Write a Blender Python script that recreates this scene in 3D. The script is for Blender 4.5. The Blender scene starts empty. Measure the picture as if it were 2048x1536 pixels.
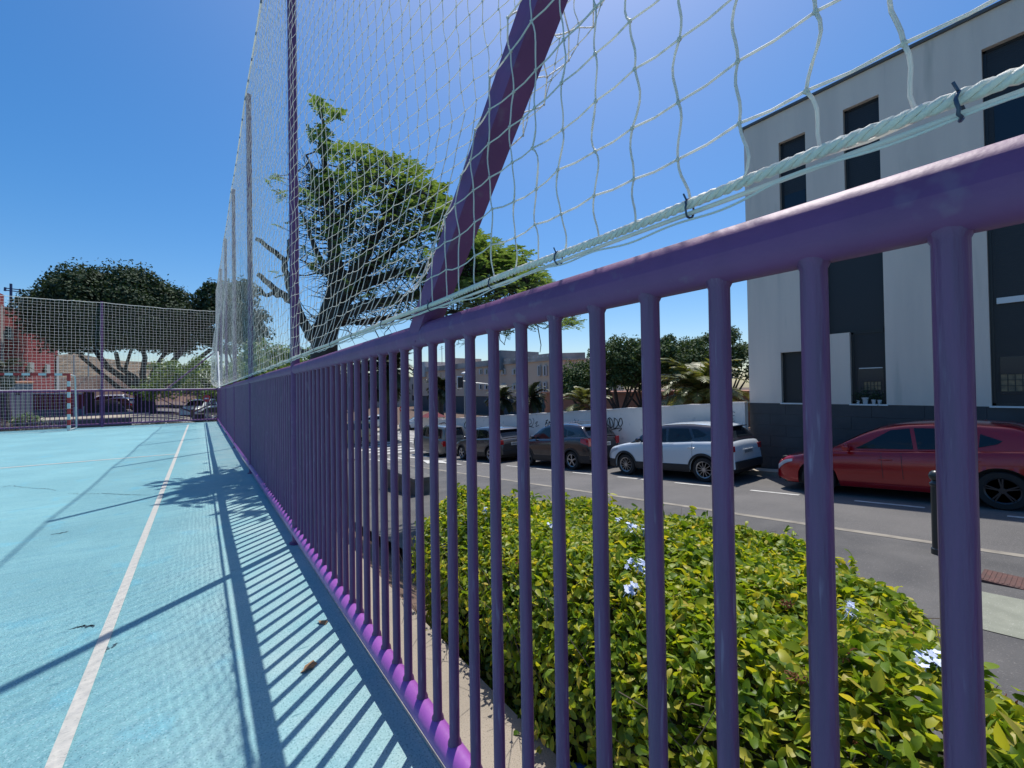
import bpy, bmesh, math, random
import numpy as np
from mathutils import Vector, Matrix
random.seed(7); rng = np.random.default_rng(7)
sc = bpy.context.scene; col = sc.collection
R = math.radians

# ------------------------------------------------------------------ camera, sky, sun, exposure
F, YAW, PIT, ROL, H = 851.77, R(36.197), R(.685), R(.904), 1.256
fw = Vector((math.sin(YAW)*math.cos(PIT), math.cos(YAW)*math.cos(PIT), math.sin(PIT)))
r0 = Vector((math.cos(YAW), -math.sin(YAW), 0)); u0 = r0.cross(fw)
cr, sr = math.cos(ROL), math.sin(ROL)
rt = r0*cr - u0*sr; up = u0*cr + r0*sr
cam = bpy.data.cameras.new('camera'); co = bpy.data.objects.new('camera', cam); col.objects.link(co)
co.matrix_world = Matrix(((rt.x, up.x, -fw.x, 0), (rt.y, up.y, -fw.y, 0), (rt.z, up.z, -fw.z, H), (0, 0, 0, 1)))
cam.sensor_width = 36; cam.lens = F/2048*36; cam.clip_start = .03; cam.clip_end = 3000
sc.camera = co

SUNAZ, SUNEL = R(49.15), math.atan(1/.4117)
w = bpy.data.worlds.new('World'); sc.world = w; w.use_nodes = True
nt = w.node_tree; bg = nt.nodes['Background']
sky = nt.nodes.new('ShaderNodeTexSky'); sky.sky_type = 'NISHITA'; sky.sun_disc = False
sky.sun_elevation = SUNEL; sky.sun_rotation = SUNAZ
sky.air_density = 1.0; sky.dust_density = 1.5; sky.ozone_density = 3.0; sky.altitude = 300
hs_ = nt.nodes.new('ShaderNodeHueSaturation'); hs_.inputs['Saturation'].default_value = 1.42; hs_.inputs['Value'].default_value = .98
nt.links.new(sky.outputs[0], hs_.inputs['Color']); nt.links.new(hs_.outputs[0], bg.inputs[0]); bg.inputs[1].default_value = .12
sl = bpy.data.lights.new('sun', 'SUN'); sl.energy = 3.7; sl.angle = R(.53); sl.color = (1, .955, .89)
so = bpy.data.objects.new('sun', sl); col.objects.link(so)
sd = Vector((math.sin(SUNAZ)*math.cos(SUNEL), math.cos(SUNAZ)*math.cos(SUNEL), math.sin(SUNEL)))
so.rotation_euler = sd.to_track_quat('Z', 'Y').to_euler()
sc.view_settings.view_transform = 'Standard'; sc.view_settings.look = 'None'
sc.view_settings.exposure = .32; sc.view_settings.gamma = 1

# ------------------------------------------------------------------ pixel rays of the 2048 x 1536 photograph, used to measure real positions
CAM = np.array([0, 0, H])
def ray(x, y):
    X, Y = x-1024, y-768
    d = fw*F + rt*X - up*Y
    return np.array(d)/F
def dep(x, y, D): return CAM + ray(x, y)*D
def onx(x, y, X): d = ray(x, y); return CAM + d*X/d[0]
def onz(x, y, Z): d = ray(x, y); return CAM + d*(Z-H)/d[2]

def sstep(a, b, x):
    t = np.clip((np.asarray(x, float)-a)/(b-a), 0, 1); return t*t*(3-2*t)
def street(Y):
    Y = np.asarray(Y, float)
    k = 27-np.log1p(np.exp((27-Y)/1.2))*1.2       # soft min(Y, 27)
    return -.81-.0773*k
def G(X, Y):
    X = np.asarray(X, float); Y = np.asarray(Y, float)
    t = sstep(20, 28, Y)
    a = 1+(-4-1)*t; b = 2.5+(9-2.5)*t
    wt = np.clip((X-a)/(b-a), 0, 1); wt = wt*wt*(3-2*wt)
    left = -.34-.16*t
    return left*(1-wt)+street(Y)*wt

# ------------------------------------------------------------------ materials
def mat(name, c, rough=.6, metal=0, c2=None, scale=5, bump=0, bscale=None, c3=None, s3=40, f3=.5, coat=0, spec=.5, detail=6, lo=.35, hi=.65, stretch=None, t3=.1):
    m = bpy.data.materials.new(name); m.use_nodes = True; n = m.node_tree; p = n.nodes['Principled BSDF']
    p.inputs['Base Color'].default_value = (*c, 1); p.inputs['Roughness'].default_value = rough
    p.inputs['Metallic'].default_value = metal; p.inputs['Specular IOR Level'].default_value = spec
    if coat: p.inputs['Coat Weight'].default_value = coat; p.inputs['Coat Roughness'].default_value = .08
    tc = n.nodes.new('ShaderNodeNewGeometry'); src = tc.outputs['Position']
    if stretch:
        mp = n.nodes.new('ShaderNodeMapping'); mp.inputs['Scale'].default_value = stretch[:3]
        if len(stretch) > 3: mp.inputs['Rotation'].default_value = (0, 0, stretch[3])
        n.links.new(src, mp.inputs[0]); src = mp.outputs[0]
    def noise(s, d=6):
        t = n.nodes.new('ShaderNodeTexNoise'); t.inputs['Scale'].default_value = s; t.inputs['Detail'].default_value = d
        n.links.new(src, t.inputs['Vector']); return t.outputs['Fac']
    def ramp(f, a, b):
        r_ = n.nodes.new('ShaderNodeMapRange'); r_.inputs['From Min'].default_value = a; r_.inputs['From Max'].default_value = b
        n.links.new(f, r_.inputs['Value']); return r_.outputs[0]
    def mix(f, a, b):
        x = n.nodes.new('ShaderNodeMix'); x.data_type = 'RGBA'; n.links.new(f, x.inputs['Factor'])
        if isinstance(a, tuple): x.inputs['A'].default_value = (*a, 1)
        else: n.links.new(a, x.inputs['A'])
        if isinstance(b, tuple): x.inputs['B'].default_value = (*b, 1)
        else: n.links.new(b, x.inputs['B'])
        return x.outputs['Result']
    out = None
    if c2: out = mix(ramp(noise(scale, detail), lo, hi), c, c2)
    if c3: out = mix(ramp(noise(s3, 3), f3, f3+t3), out if out else c, c3)
    if out: n.links.new(out, p.inputs['Base Color'])
    if bump:
        b = n.nodes.new('ShaderNodeBump'); b.inputs['Strength'].default_value = bump; b.inputs['Distance'].default_value = .01
        n.links.new(noise(bscale or s3, 4), b.inputs['Height']); n.links.new(b.outputs[0], p.inputs['Normal'])
    m['h'] = 1
    return m
def leafmat(name, cols, trans=.35, rough=.45):
    m = bpy.data.materials.new(name); m.use_nodes = True; n = m.node_tree; p = n.nodes['Principled BSDF']
    g = n.nodes.new('ShaderNodeNewGeometry'); cr_ = n.nodes.new('ShaderNodeValToRGB'); e = cr_.color_ramp.elements
    while len(e) < len(cols): e.new(.5)
    for i, (pos, c) in enumerate(cols): e[i].position = pos; e[i].color = (*c, 1)
    n.links.new(g.outputs['Random Per Island'], cr_.inputs[0]); n.links.new(cr_.outputs[0], p.inputs['Base Color'])
    p.inputs['Roughness'].default_value = rough; p.inputs['Specular IOR Level'].default_value = .4
    t = n.nodes.new('ShaderNodeBsdfTranslucent'); mx = n.nodes.new('ShaderNodeMixShader'); mx.inputs[0].default_value = trans
    hs = n.nodes.new('ShaderNodeMix'); hs.data_type = 'RGBA'; hs.blend_type = 'MULTIPLY'; hs.inputs['Factor'].default_value = 1
    hs.inputs['B'].default_value = (1.5, 1.35, .5, 1); n.links.new(cr_.outputs[0], hs.inputs['A'])
    n.links.new(hs.outputs['Result'], t.inputs[0])
    n.links.new(p.outputs[0], mx.inputs[1]); n.links.new(t.outputs[0], mx.inputs[2])
    n.links.new(mx.outputs[0], n.nodes['Material Output'].inputs[0])
    return m
def twinemat(name, c, tr=.45):
    m = mat(name, c, .55, bump=.3, bscale=700); n = m.node_tree; t = n.nodes.new('ShaderNodeBsdfTranslucent'); t.inputs[0].default_value = (*c, 1)
    x = n.nodes.new('ShaderNodeMixShader'); x.inputs[0].default_value = tr; n.links.new(n.nodes['Principled BSDF'].outputs[0], x.inputs[1]); n.links.new(t.outputs[0], x.inputs[2]); n.links.new(x.outputs[0], n.nodes['Material Output'].inputs[0]); return m
def glassmat(name, c, rough=.04, spec=.8): return mat(name, c, rough, spec=spec, coat=.6)

M = dict(
 purple=mat('purple_paint', (.17, .055, .17), .56, c2=(.135, .046, .145), scale=9, bump=.16, bscale=38, coat=0, c3=(.17, .085, .18), s3=22, f3=.6),
 purplebar=mat('purple_bar_paint', (.155, .05, .155), .4, c2=(.11, .042, .125), scale=55, bump=.3, bscale=160, coat=.1, c3=(.20, .12, .22), s3=90, f3=.63, stretch=(1, 1, .09)),
 sunlit_rail=mat('sunlit_purple_paint', (.30, .085, .37), .42, c2=(.26, .07, .33), scale=9, bump=.1, bscale=60, coat=.2),  # purple fence paint with its sunlit pink put into the colour
 rope=twinemat('white_rope', (.86, .84, .76), .3),
 twine=twinemat('white_twine', (.88, .86, .80), .5),
 wire=mat('steel_wire', (.5, .42, .45), .35, metal=.6),
 clip=mat('dark_clip', (.06, .08, .12), .35, metal=.5),
 white=mat('white_paint', (.72, .73, .72), .5),
 conc=mat('concrete', (.36, .31, .245), .9, c2=(.30, .26, .205), scale=3, c3=(.22, .19, .15), s3=220, f3=.56, bump=.3, bscale=250),
 slab=mat('concrete_slab', (.27, .28, .22), .9, c2=(.22, .23, .18), scale=8, c3=(.4, .4, .36), s3=90, f3=.62, bump=.3, bscale=150),
 kerb=mat('kerb_stone', (.30, .27, .22), .9, c2=(.2, .18, .15), scale=4),
 soil=mat('soil', (.10, .065, .045), .95, c2=(.17, .11, .08), scale=6, c3=(.05, .035, .028), s3=30, f3=.55, bump=.8, bscale=40),
 asphalt=mat('asphalt', (.135, .128, .122), .85, c2=(.10, .096, .093), scale=.9, c3=(.22, .21, .20), s3=110, f3=.57, bump=.5, bscale=120),
 walk=mat('asphalt_pavement', (.12, .115, .11), .9, c2=(.08, .078, .077), scale=1.5, c3=(.19, .18, .17), s3=70, f3=.61, bump=.6, bscale=100),
 mark=mat('road_marking', (.6, .59, .55), .7, c2=(.45, .44, .41), scale=6),
 plaza=mat('plaza', (.42, .37, .3), .9, c2=(.36, .32, .26), scale=1),
 render=mat('grey_render', (.80, .68, .58), .95, c2=(.70, .60, .52), scale=2.2, bump=.5, bscale=160, c3=(.56, .50, .43), s3=3.1, f3=.60, t3=.16, stretch=(1, 1, .10)),
 renderdark=mat('grey_render_stained', (.2, .19, .17), .95, c2=(.27, .25, .22), scale=4),
 tile=mat('slate_cladding', (.045, .047, .052), .6, c2=(.065, .067, .072), scale=2, bump=.2, bscale=60),
 joint=mat('cladding_joint', (.14, .14, .14), .8),
 shutter=mat('dark_shutter', (.022, .023, .028), .5),
 pane=mat('dark_glass', (.02, .03, .045), .12, spec=.35),
 frame=mat('dark_frame', (.02, .021, .024), .4),
 cap=mat('metal_coping', (.10, .105, .11), .6),
 reveal=mat('beige_reveal', (.45, .37, .30), .9),
 wallwhite=mat('white_wall', (.84, .77, .70), .9, c2=(.76, .70, .64), scale=.8, c3=(.62, .58, .53), s3=3, f3=.62, bump=.3, bscale=50),
 graf=mat('black_spray', (.03, .03, .03), .7),
 grafr=mat('brown_spray', (.18, .07, .03), .7),
 beige=mat('beige_render', (.60, .45, .34), .95, c2=(.55, .41, .31), scale=.3),
 beigegrey=mat('grey_beige_render', (.48, .44, .40), .95, c2=(.2, .19, .18), scale=.3),
 shopdark=mat('dark_ground_floor', (.06, .065, .075), .7),
 winwhite=mat('white_shutter', (.45, .45, .45), .6),
 red=mat('red_render', (.33, .055, .06), .9, c2=(.28, .045, .05), scale=.5),
 reddark=mat('dark_red_render', (.16, .03, .04), .9),  # kiosk roof red, and the annex red with its shade painted in
 greywall=mat('grey_blue_wall', (.14, .17, .21), .9, c2=(.12, .15, .18), scale=1),
 orange=mat('orange_coping', (.5, .22, .12), .8),
 wood=mat('brown_wood', (.14, .09, .06), .8),
 hill=mat('dry_hillside', (.17, .12, .08), 1, c2=(.075, .06, .04), scale=.5, c3=(.22, .16, .10), s3=1.6, f3=.52),
 hillpink=mat('pinkish_bank', (.24, .15, .11), 1, c2=(.16, .11, .085), scale=.9),
 bark=mat('grey_brown_bark', (.17, .135, .11), .95, c2=(.09, .07, .06), scale=12, bump=.9, bscale=30),
 barkdark=mat('dark_bark', (.07, .06, .055), .95, c2=(.04, .035, .033), scale=6, bump=.8, bscale=12),
 twig=mat('twig', (.13, .095, .07), .9),
 tyre=mat('tyre', (.018, .018, .018), .8),
 rim=mat('alloy', (.42, .42, .43), .3, metal=.85),
 rimdark=mat('dark_alloy', (.05, .05, .055), .35, metal=.6),
 plastic=mat('black_plastic', (.02, .02, .022), .6),
 chrome=mat('chrome', (.7, .7, .7), .12, metal=1),
 plate=mat('number_plate', (.55, .55, .53), .4),
 redlight=mat('red_lamp', (.45, .01, .015), .12, coat=.8),
 clearlight=mat('clear_lamp', (.45, .47, .5), .1, coat=.8),
 glass=mat('car_glass', (.010, .013, .016), .05, spec=.5),
 seat=mat('car_seat', (.03, .03, .03), .8),
 red_paint=mat('car_red', (.36, .006, .012), .22, metal=.25, coat=.8),
 white_paint=mat('car_white', (.62, .66, .68), .3, coat=.9),
 black_paint=mat('car_black', (.018, .014, .018), .22, coat=1),
 grey_paint=mat('car_grey', (.07, .065, .062), .3, metal=.3, coat=.9),
 tan_paint=mat('car_tan', (.17, .155, .135), .35, metal=.4, coat=.8),
 yellow_paint=mat('car_cream', (.5, .38, .18), .35, coat=.8),
 metalgrey=mat('galvanised', (.35, .36, .37), .45, metal=.6),
 bollard=mat('dark_green_iron', (.018, .026, .026), .4, coat=.3),
 iron=mat('rusty_iron', (.13, .06, .05), .8, c2=(.08, .045, .04), scale=20),
 stone=mat('grey_stone', (.17, .165, .155), .95, c2=(.11, .11, .105), scale=5, bump=.4, bscale=30),
 goalred=mat('goal_red', (.45, .035, .03), .5), goalwhite=mat('goal_white', (.62, .64, .6), .5),
 dryleaf=mat('dry_leaf', (.30, .17, .08), .8), brownleaf=mat('withered_bloom', (.24, .085, .035), .85),
 flower=mat('pale_blue_petals', (.64, .71, .92), .6, spec=.3),
 blue=mat('blue_plastic', (.02, .12, .45), .3), potwhite=mat('white_pot', (.5, .52, .53), .5),
 signred=mat('sign_red', (.5, .02, .02), .4), clearcup=mat('clear_plastic', (.35, .42, .3), .15),
 cross=mat('dark_blue_iron', (.03, .06, .16), .5),
)
HEDGE = leafmat('hedge_leaf', [(0, (.075, .15, .014)), (.3, (.16, .26, .022)), (.62, (.30, .39, .03)), (.88, (.50, .50, .045)), (1, (.56, .46, .09))], .48)
FICUS = leafmat('ficus_leaf', [(0, (.016, .040, .020)), (.6, (.030, .062, .026)), (1, (.06, .095, .035))], .14, .75)
FEATHER = leafmat('feathery_leaf', [(0, (.07, .14, .045)), (.6, (.12, .20, .07)), (1, (.20, .28, .11))], .40)
PALM = leafmat('palm_leaf', [(0, (.08, .115, .035)), (.6, (.16, .19, .065)), (1, (.30, .28, .13))], .3)
PALMD = leafmat('dark_palm_leaf', [(0, (.025, .04, .018)), (1, (.06, .075, .03))], .15)
BROWNB = leafmat('brown_shrub_leaf', [(0, (.05, .032, .022)), (1, (.14, .075, .045))], .15)

FICUSG = leafmat('ficus_leaf_green', [(0, (.028, .062, .022)), (.6, (.055, .105, .035)), (1, (.11, .16, .05))], .2, .7)

def courtmat():
    m = bpy.data.materials.new('court_paint'); m.use_nodes = True; n = m.node_tree; p = n.nodes['Principled BSDF']
    p.inputs['Roughness'].default_value = .78; p.inputs['Specular IOR Level'].default_value = .25
    g = n.nodes.new('ShaderNodeNewGeometry')
    def mp(s, rz=0):
        q = n.nodes.new('ShaderNodeMapping'); q.inputs['Scale'].default_value = s; q.inputs['Rotation'].default_value = (0, 0, rz)
        n.links.new(g.outputs['Position'], q.inputs[0]); return q.outputs[0]
    def noi(v, s, d=5, r=.55):
        t = n.nodes.new('ShaderNodeTexNoise'); t.inputs['Scale'].default_value = s; t.inputs['Detail'].default_value = d; t.inputs['Roughness'].default_value = r
        n.links.new(v, t.inputs['Vector']); return t.outputs['Fac']
    def rg(f, a, b, c=0, d=1):
        q = n.nodes.new('ShaderNodeMapRange'); q.inputs[1].default_value = a; q.inputs[2].default_value = b; q.inputs[3].default_value = c; q.inputs[4].default_value = d
        n.links.new(f, q.inputs[0]); return q.outputs[0]
    def mix(f, a, b):
        x = n.nodes.new('ShaderNodeMix'); x.data_type = 'RGBA'; n.links.new(f, x.inputs['Factor'])
        for k, q in (('A', a), ('B', b)):
            if isinstance(q, tuple): x.inputs[k].default_value = (*q, 1)
            else: n.links.new(q, x.inputs[k])
        return x.outputs['Result']
    c = mix(rg(noi(mp((1, 1, 1)), .8), .38, .62), (.175, .372, .400), (.216, .442, .466))
    c = mix(rg(noi(mp((1.2, 7, 1), -.5), 2.2), .45, .68, 0, .55), c, (.13, .32, .385))       # broom and wear streaks
    c = mix(rg(noi(mp((1, 1, 1)), 3.2), .58, .72, 0, .6), c, (.11, .40, .52))                   # fresher blue patches
    near = n.nodes.new('ShaderNodeSeparateXYZ'); n.links.new(g.outputs['Position'], near.inputs[0])
    edge = rg(near.outputs[0], -.35, .35)                                                    # weathered towards the fence edge
    wn = n.nodes.new('ShaderNodeMath'); wn.operation = 'MULTIPLY'; n.links.new(edge, wn.inputs[0]); n.links.new(rg(noi(mp((1, 1, 1)), 2.5), .35, .65, .2, .75), wn.inputs[1])
    c = mix(wn.outputs[0], c, (.36, .49, .475))
    c = mix(rg(noi(mp((1, 1, 1)), 150, 2), .57, .64, 0, .7), c, (.06, .15, .17))             # dark pits
    c = mix(rg(noi(mp((1, 1, 1)), 105, 2), .58, .66, 0, .75), c, (.36, .55, .58))
    c = mix(rg(noi(mp((5, 24, 1), -.55), 1.6, 3), .66, .71, 0, .7), c, (.08, .19, .23))          # scuffs
    n.links.new(c, p.inputs['Base Color'])
    b = n.nodes.new('ShaderNodeBump'); b.inputs['Strength'].default_value = .5; b.inputs['Distance'].default_value = .004
    n.links.new(noi(mp((1, 1, 1)), 110, 4), b.inputs['Height']); n.links.new(b.outputs[0], p.inputs['Normal'])
    return m
M['court'] = courtmat()
M['line'] = mat('court_line', (.58, .56, .50), .8, c2=(.50, .49, .44), scale=14, c3=(.25, .27, .26), s3=60, f3=.62, stretch=(1, 3, 1, -.5), bump=.4, bscale=90)

# ------------------------------------------------------------------ objects
def tag(o, label=None, cat=None, group=None, kind=None):
    if label: o['label'] = label
    if cat: o['category'] = cat
    if group: o['group'] = group
    if kind: o['kind'] = kind
    return o
def thing(name, label, cat, loc=(0, 0, 0), rz=0, group=None, rx=0):
    o = bpy.data.objects.new(name, None); col.objects.link(o); o.empty_display_size = .1
    o.location = loc; o.rotation_euler = (rx, 0, rz); return tag(o, label, cat, group)
def copy_tree(o, parent=None):
    c = o.copy(); col.objects.link(c); c.parent = parent
    for ch in [x for x in bpy.data.objects if x.parent == o]: copy_tree(ch, c)
    return c

class MB:
    def __init__(s): s.v = []; s.f = []; s.mi = []
    def add(s, vs, fs, k=0):
        b = len(s.v); s.v += [tuple(map(float, p)) for p in vs]; s.f += [tuple(b+i for i in f) for f in fs]; s.mi += [k]*len(fs); return s
    def box(s, a, b, k=0, rz=0, c=None):
        x0, y0, z0 = a; x1, y1, z1 = b
        vs = [(x, y, z) for x in (x0, x1) for y in (y0, y1) for z in (z0, z1)]
        if rz:
            cx, cy = c if c else ((x0+x1)/2, (y0+y1)/2); q, w_ = math.cos(rz), math.sin(rz)
            vs = [(cx+(x-cx)*q-(y-cy)*w_, cy+(x-cx)*w_+(y-cy)*q, z) for x, y, z in vs]
        return s.add(vs, [(0, 1, 3, 2), (4, 6, 7, 5), (0, 4, 5, 1), (2, 3, 7, 6), (0, 2, 6, 4), (1, 5, 7, 3)], k)
    def tube(s, pts, r, n=8, k=0, caps=True, phase=0):
        P = [Vector(p) for p in pts]; rs = r if isinstance(r, (list, tuple)) else [r]*len(P)
        vs = []; ref = None
        for i, p in enumerate(P):
            t = (P[min(i+1, len(P)-1)]-P[max(i-1, 0)]).normalized()
            if ref is None:
                ref = Vector((0, 0, 1)) if abs(t.z) < .9 else Vector((0, 1, 0))
            a = (ref-t*ref.dot(t)).normalized(); ref = a; b = t.cross(a)
            for j in range(n):
                q = 2*math.pi*j/n+phase; vs.append(p+(a*math.cos(q)+b*math.sin(q))*rs[i])
        fs = [(i*n+j, i*n+(j+1) % n, (i+1)*n+(j+1) % n, (i+1)*n+j) for i in range(len(P)-1) for j in range(n)]
        if caps: fs += [tuple(range(n))[::-1], tuple(range((len(P)-1)*n, len(P)*n))]
        return s.add(vs, fs, k)
    def lathe(s, prof, c=(0, 0, 0), axis='z', n=16, k=0, sx=1, caps=True):
        vs = []
        for rr, h in prof:
            for j in range(n):
                q = 2*math.pi*j/n; a, b = rr*math.cos(q), rr*math.sin(q)
                vs.append((c[0]+a*sx, c[1]+b, c[2]+h) if axis == 'z' else (c[0]+h, c[1]+a, c[2]+b))
        m_ = len(prof)
        fs = [(i*n+j, i*n+(j+1) % n, (i+1)*n+(j+1) % n, (i+1)*n+j) for i in range(m_-1) for j in range(n)]
        if caps: fs += [tuple(range(n))[::-1], tuple(range((m_-1)*n, m_*n))]
        return s.add(vs, fs, k)
    def grid(s, A, k=0, flip=False):
        A = np.asarray(A, float); a, b = A.shape[:2]
        fs = [(i*b+j, i*b+j+1, (i+1)*b+j+1, (i+1)*b+j) for i in range(a-1) for j in range(b-1)]
        if flip: fs = [f[::-1] for f in fs]
        return s.add(A.reshape(-1, 3), fs, k)
    def build(s, name, m, parent=None, smooth=None, origin=None, bevel=0):
        me = bpy.data.meshes.new(name); o3 = Vector(origin) if origin is not None else Vector((0, 0, 0))
        me.from_pydata([tuple(Vector(v)-o3) for v in s.v], [], s.f)
        for q in (m if isinstance(m, (list, tuple)) else [m]): me.materials.append(M[q] if isinstance(q, str) else q)
        if any(s.mi): me.polygons.foreach_set('material_index', s.mi)
        if smooth is not None:
            me.polygons.foreach_set('use_smooth', [True]*len(me.polygons))
            me.set_sharp_from_angle(angle=R(smooth))
        me.update()
        o = bpy.data.objects.new(name, me); col.objects.link(o); o.parent = parent
        if parent is None: o.location = o3
        if bevel:
            b = o.modifiers.new('bevel', 'BEVEL'); b.width = bevel; b.segments = 2; b.limit_method = 'ANGLE'
        return o
def part(name, mb, m, root, smooth=None, bevel=0):
    """mesh given in world coordinates -> child of an unrotated root"""
    L = Vector((0, 0, 0)); q = root
    while q is not None: L += q.location; q = q.parent
    s2 = MB(); s2.v = [tuple(Vector(v)-L) for v in mb.v]; s2.f = mb.f; s2.mi = mb.mi
    return s2.build(name, m, root, smooth, None, bevel)
def npmesh(name, V, Fc, m, parent=None, smooth=False, off=None):
    V = np.asarray(V, np.float32)
    if off is not None: V = V-np.asarray(off, np.float32)
    Fc = np.asarray(Fc, np.int32); k = Fc.shape[1]
    me = bpy.data.meshes.new(name); me.vertices.add(len(V)); me.vertices.foreach_set('co', V.ravel())
    me.loops.add(Fc.size); me.loops.foreach_set('vertex_index', Fc.ravel())
    me.polygons.add(len(Fc)); me.polygons.foreach_set('loop_start', np.arange(0, Fc.size, k, dtype=np.int32))
    me.polygons.foreach_set('loop_total', np.full(len(Fc), k, np.int32))
    if smooth: me.polygons.foreach_set('use_smooth', np.ones(len(Fc), bool))
    me.update(calc_edges=True); me.materials.append(M[m] if isinstance(m, str) else m)
    o = bpy.data.objects.new(name, me); col.objects.link(o); o.parent = parent
    return o
def structure(name, mb, m, smooth=None): o = mb.build(name, m, None, smooth); o['kind'] = 'structure'; return o

def sheet(name, x0, x1, y0, y1, m, off, nx=2, ny=40, fn=G):
    X = np.linspace(x0, x1, nx); Y = np.linspace(y0, y1, ny)
    A = np.array([[(x, y, float(fn(x, y))+off) for x in X] for y in Y])
    mb = MB().grid(A, flip=True); return structure(name, mb, m, 30)

# prisms along many edges at once
def prisms(P0, P1, r, n=3):
    P0 = np.asarray(P0, float); P1 = np.asarray(P1, float); r = np.broadcast_to(np.asarray(r, float), len(P0))
    d = P1-P0; L = np.linalg.norm(d, axis=1, keepdims=True); d = d/np.maximum(L, 1e-9)
    ref = np.where(np.abs(d[:, 2:3]) < .9, np.array([[0, 0, 1.]]), np.array([[1., 0, 0]]))
    a = np.cross(d, ref); a /= np.linalg.norm(a, axis=1, keepdims=True); b = np.cross(d, a)
    V = []
    for P in (P0, P1):
        for j in range(n):
            q = 2*np.pi*j/n; V.append(P+(a*np.cos(q)+b*np.sin(q))*r[:, None])
    V = np.stack(V, 1).reshape(-1, 3); base = (np.arange(len(P0))*2*n)[:, None]
    Fc = np.concatenate([base+np.array([[j, (j+1) % n, n+(j+1) % n, n+j]]) for j in range(n)], 0)
    return V, Fc

def unit(a): return a/np.maximum(np.linalg.norm(a, axis=-1, keepdims=True), 1e-9)
def cards(C, nrm, size, aspect=.5, jit=.8):
    """leaf-shaped rhombi: centre C, preferred normal nrm"""
    n = len(C); N = unit(nrm+rng.normal(0, jit, (n, 3))); t = unit(np.cross(N, rng.normal(0, 1, (n, 3)))); b = np.cross(N, t)
    s = (size*np.ones(n))[:, None]
    V = np.stack([C-t*s*.5, C+b*s*.5*aspect-t*s*.05, C+t*s*.5, C-b*s*.5*aspect-t*s*.05], 1).reshape(-1, 3)
    return V, np.arange(4*n).reshape(-1, 4)
def leaves(C, nrm, size, aspect=.5, jit=.7, up_=.0):
    """spatulate leaves, folded along the midrib and curled at the tip"""
    n = len(C); N = unit(nrm+rng.normal(0, jit, (n, 3))+np.array([0, 0, up_])); t = unit(np.cross(N, rng.normal(0, 1, (n, 3)))); b = np.cross(N, t)
    s = (size*np.ones(n))[:, None]; w_ = s*.5*aspect*rng.uniform(.8, 1.15, (n, 1)); curl = rng.uniform(-.02, .30, (n, 1))*s; fold = s*rng.uniform(.02, .11, (n, 1))
    def at_(u, v, h): return C+t*s*(u-.5)+b*w_*v+N*h-N*curl*(u-.45)**2*3
    pts = [at_(0, 0, 0), at_(.36, 0, 0), at_(.72, 0, 0), at_(1.0, 0, 0), at_(.33, .72, fold*.7), at_(.70, 1.0, fold), at_(.33, -.72, fold*.7), at_(.70, -1.0, fold), at_(.92, .55, fold*.5), at_(.92, -.55, fold*.5)]
    V = np.stack(pts, 1).reshape(-1, 3); k = (np.arange(n)*10)[:, None]
    T = [[0, 1, 4, 4], [1, 2, 5, 4], [2, 8, 5, 5], [2, 3, 8, 8], [0, 6, 1, 1], [1, 6, 7, 2], [2, 7, 9, 9], [2, 9, 3, 3]]
    tri = []
    for q in T:
        tri.append(k+np.array([q[:3]]))
        if q[3] != q[2]: tri.append(k+np.array([[q[0], q[2], q[3]]]))
    return V, np.concatenate(tri, 0)
def merge(lst):
    V = []; Fc = []; o = 0
    for v, f in lst: V.append(v); Fc.append(np.asarray(f)+o); o += len(v)
    return np.concatenate(V), np.concatenate(Fc)

# ================================================================== THE GROUND
FX, YC = .644, 23.38            # fence line, far corner of the court
FY = [3.956+3.884*k for k in range(6)]
xs = np.concatenate([np.linspace(-260, -30, 8), np.linspace(-25, .5, 12), np.linspace(1, 13, 25), np.linspace(15, 60, 16), np.linspace(80, 900, 12)])
ys = np.concatenate([np.linspace(-60, -14, 5), np.linspace(-12, 60, 73), np.linspace(66, 120, 10), np.linspace(150, 1500, 12)])
A = np.array([[(x, y, float(G(x, y))-.06) for x in xs] for y in ys])
structure('ground', MB().grid(A, flip=True), 'soil', 30)
structure('court', MB().box((-30, -8, -.3), (.70, YC+.12, 0)), 'court')
cl = MB()
LX0, LX1 = -.432, -.383
cl.add([(LX0, -8, .004), (LX1, -8, .004), (LX1, 21.9, .004), (LX0, 21.9, .004)], [(0, 1, 2, 3)])
cl.add([(-20, 21.9, .004), (LX1, 21.9, .004), (LX1, 21.95, .004), (-20, 21.95, .004)], [(0, 1, 2, 3)])
cl.add([(-20, 11.40, .004), (LX0-.002, 11.40, .004), (LX0-.002, 11.47, .004), (-20, 11.47, .004)], [(0, 1, 2, 3)])
structure('court_lines', cl, 'line')
ck = MB()
for pl_ in (((0, 975), (20, 971), (45, 974), (68, 976), (95, 977), (108, 981)), ((140, 986), (160, 988), (200, 987), (300, 990)), ((108, 1068), (122, 1066), (136, 1062)), ((145, 1256), (165, 1251), (185, 1252)), ((195, 1300), (215, 1298), (232, 1290))):
    P_ = [onz(x, y, .0025) for x, y in pl_]
    for i in range(len(P_)-1):
        n_ = 6
        for k in range(n_):
            a_ = P_[i]*(1-k/n_)+P_[i+1]*k/n_+rng.normal(0, .012, 3)*[1, 1, 0]; b_ = P_[i]*(1-(k+1)/n_)+P_[i+1]*(k+1)/n_+rng.normal(0, .012, 3)*[1, 1, 0]; d_ = unit(b_-a_); q_ = np.array([-d_[1], d_[0], 0])*rng.uniform(.002, .006)
            ck.add([a_-q_, a_+q_, b_+q_, b_-q_], [(0, 1, 2, 3)])
structure('court_cracks', ck, mat('crack', (.05, .10, .12), .9))
structure('concrete_ledge', MB().box((.702, -6, -.5), (.98, YC, -.004)), 'conc')
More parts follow.
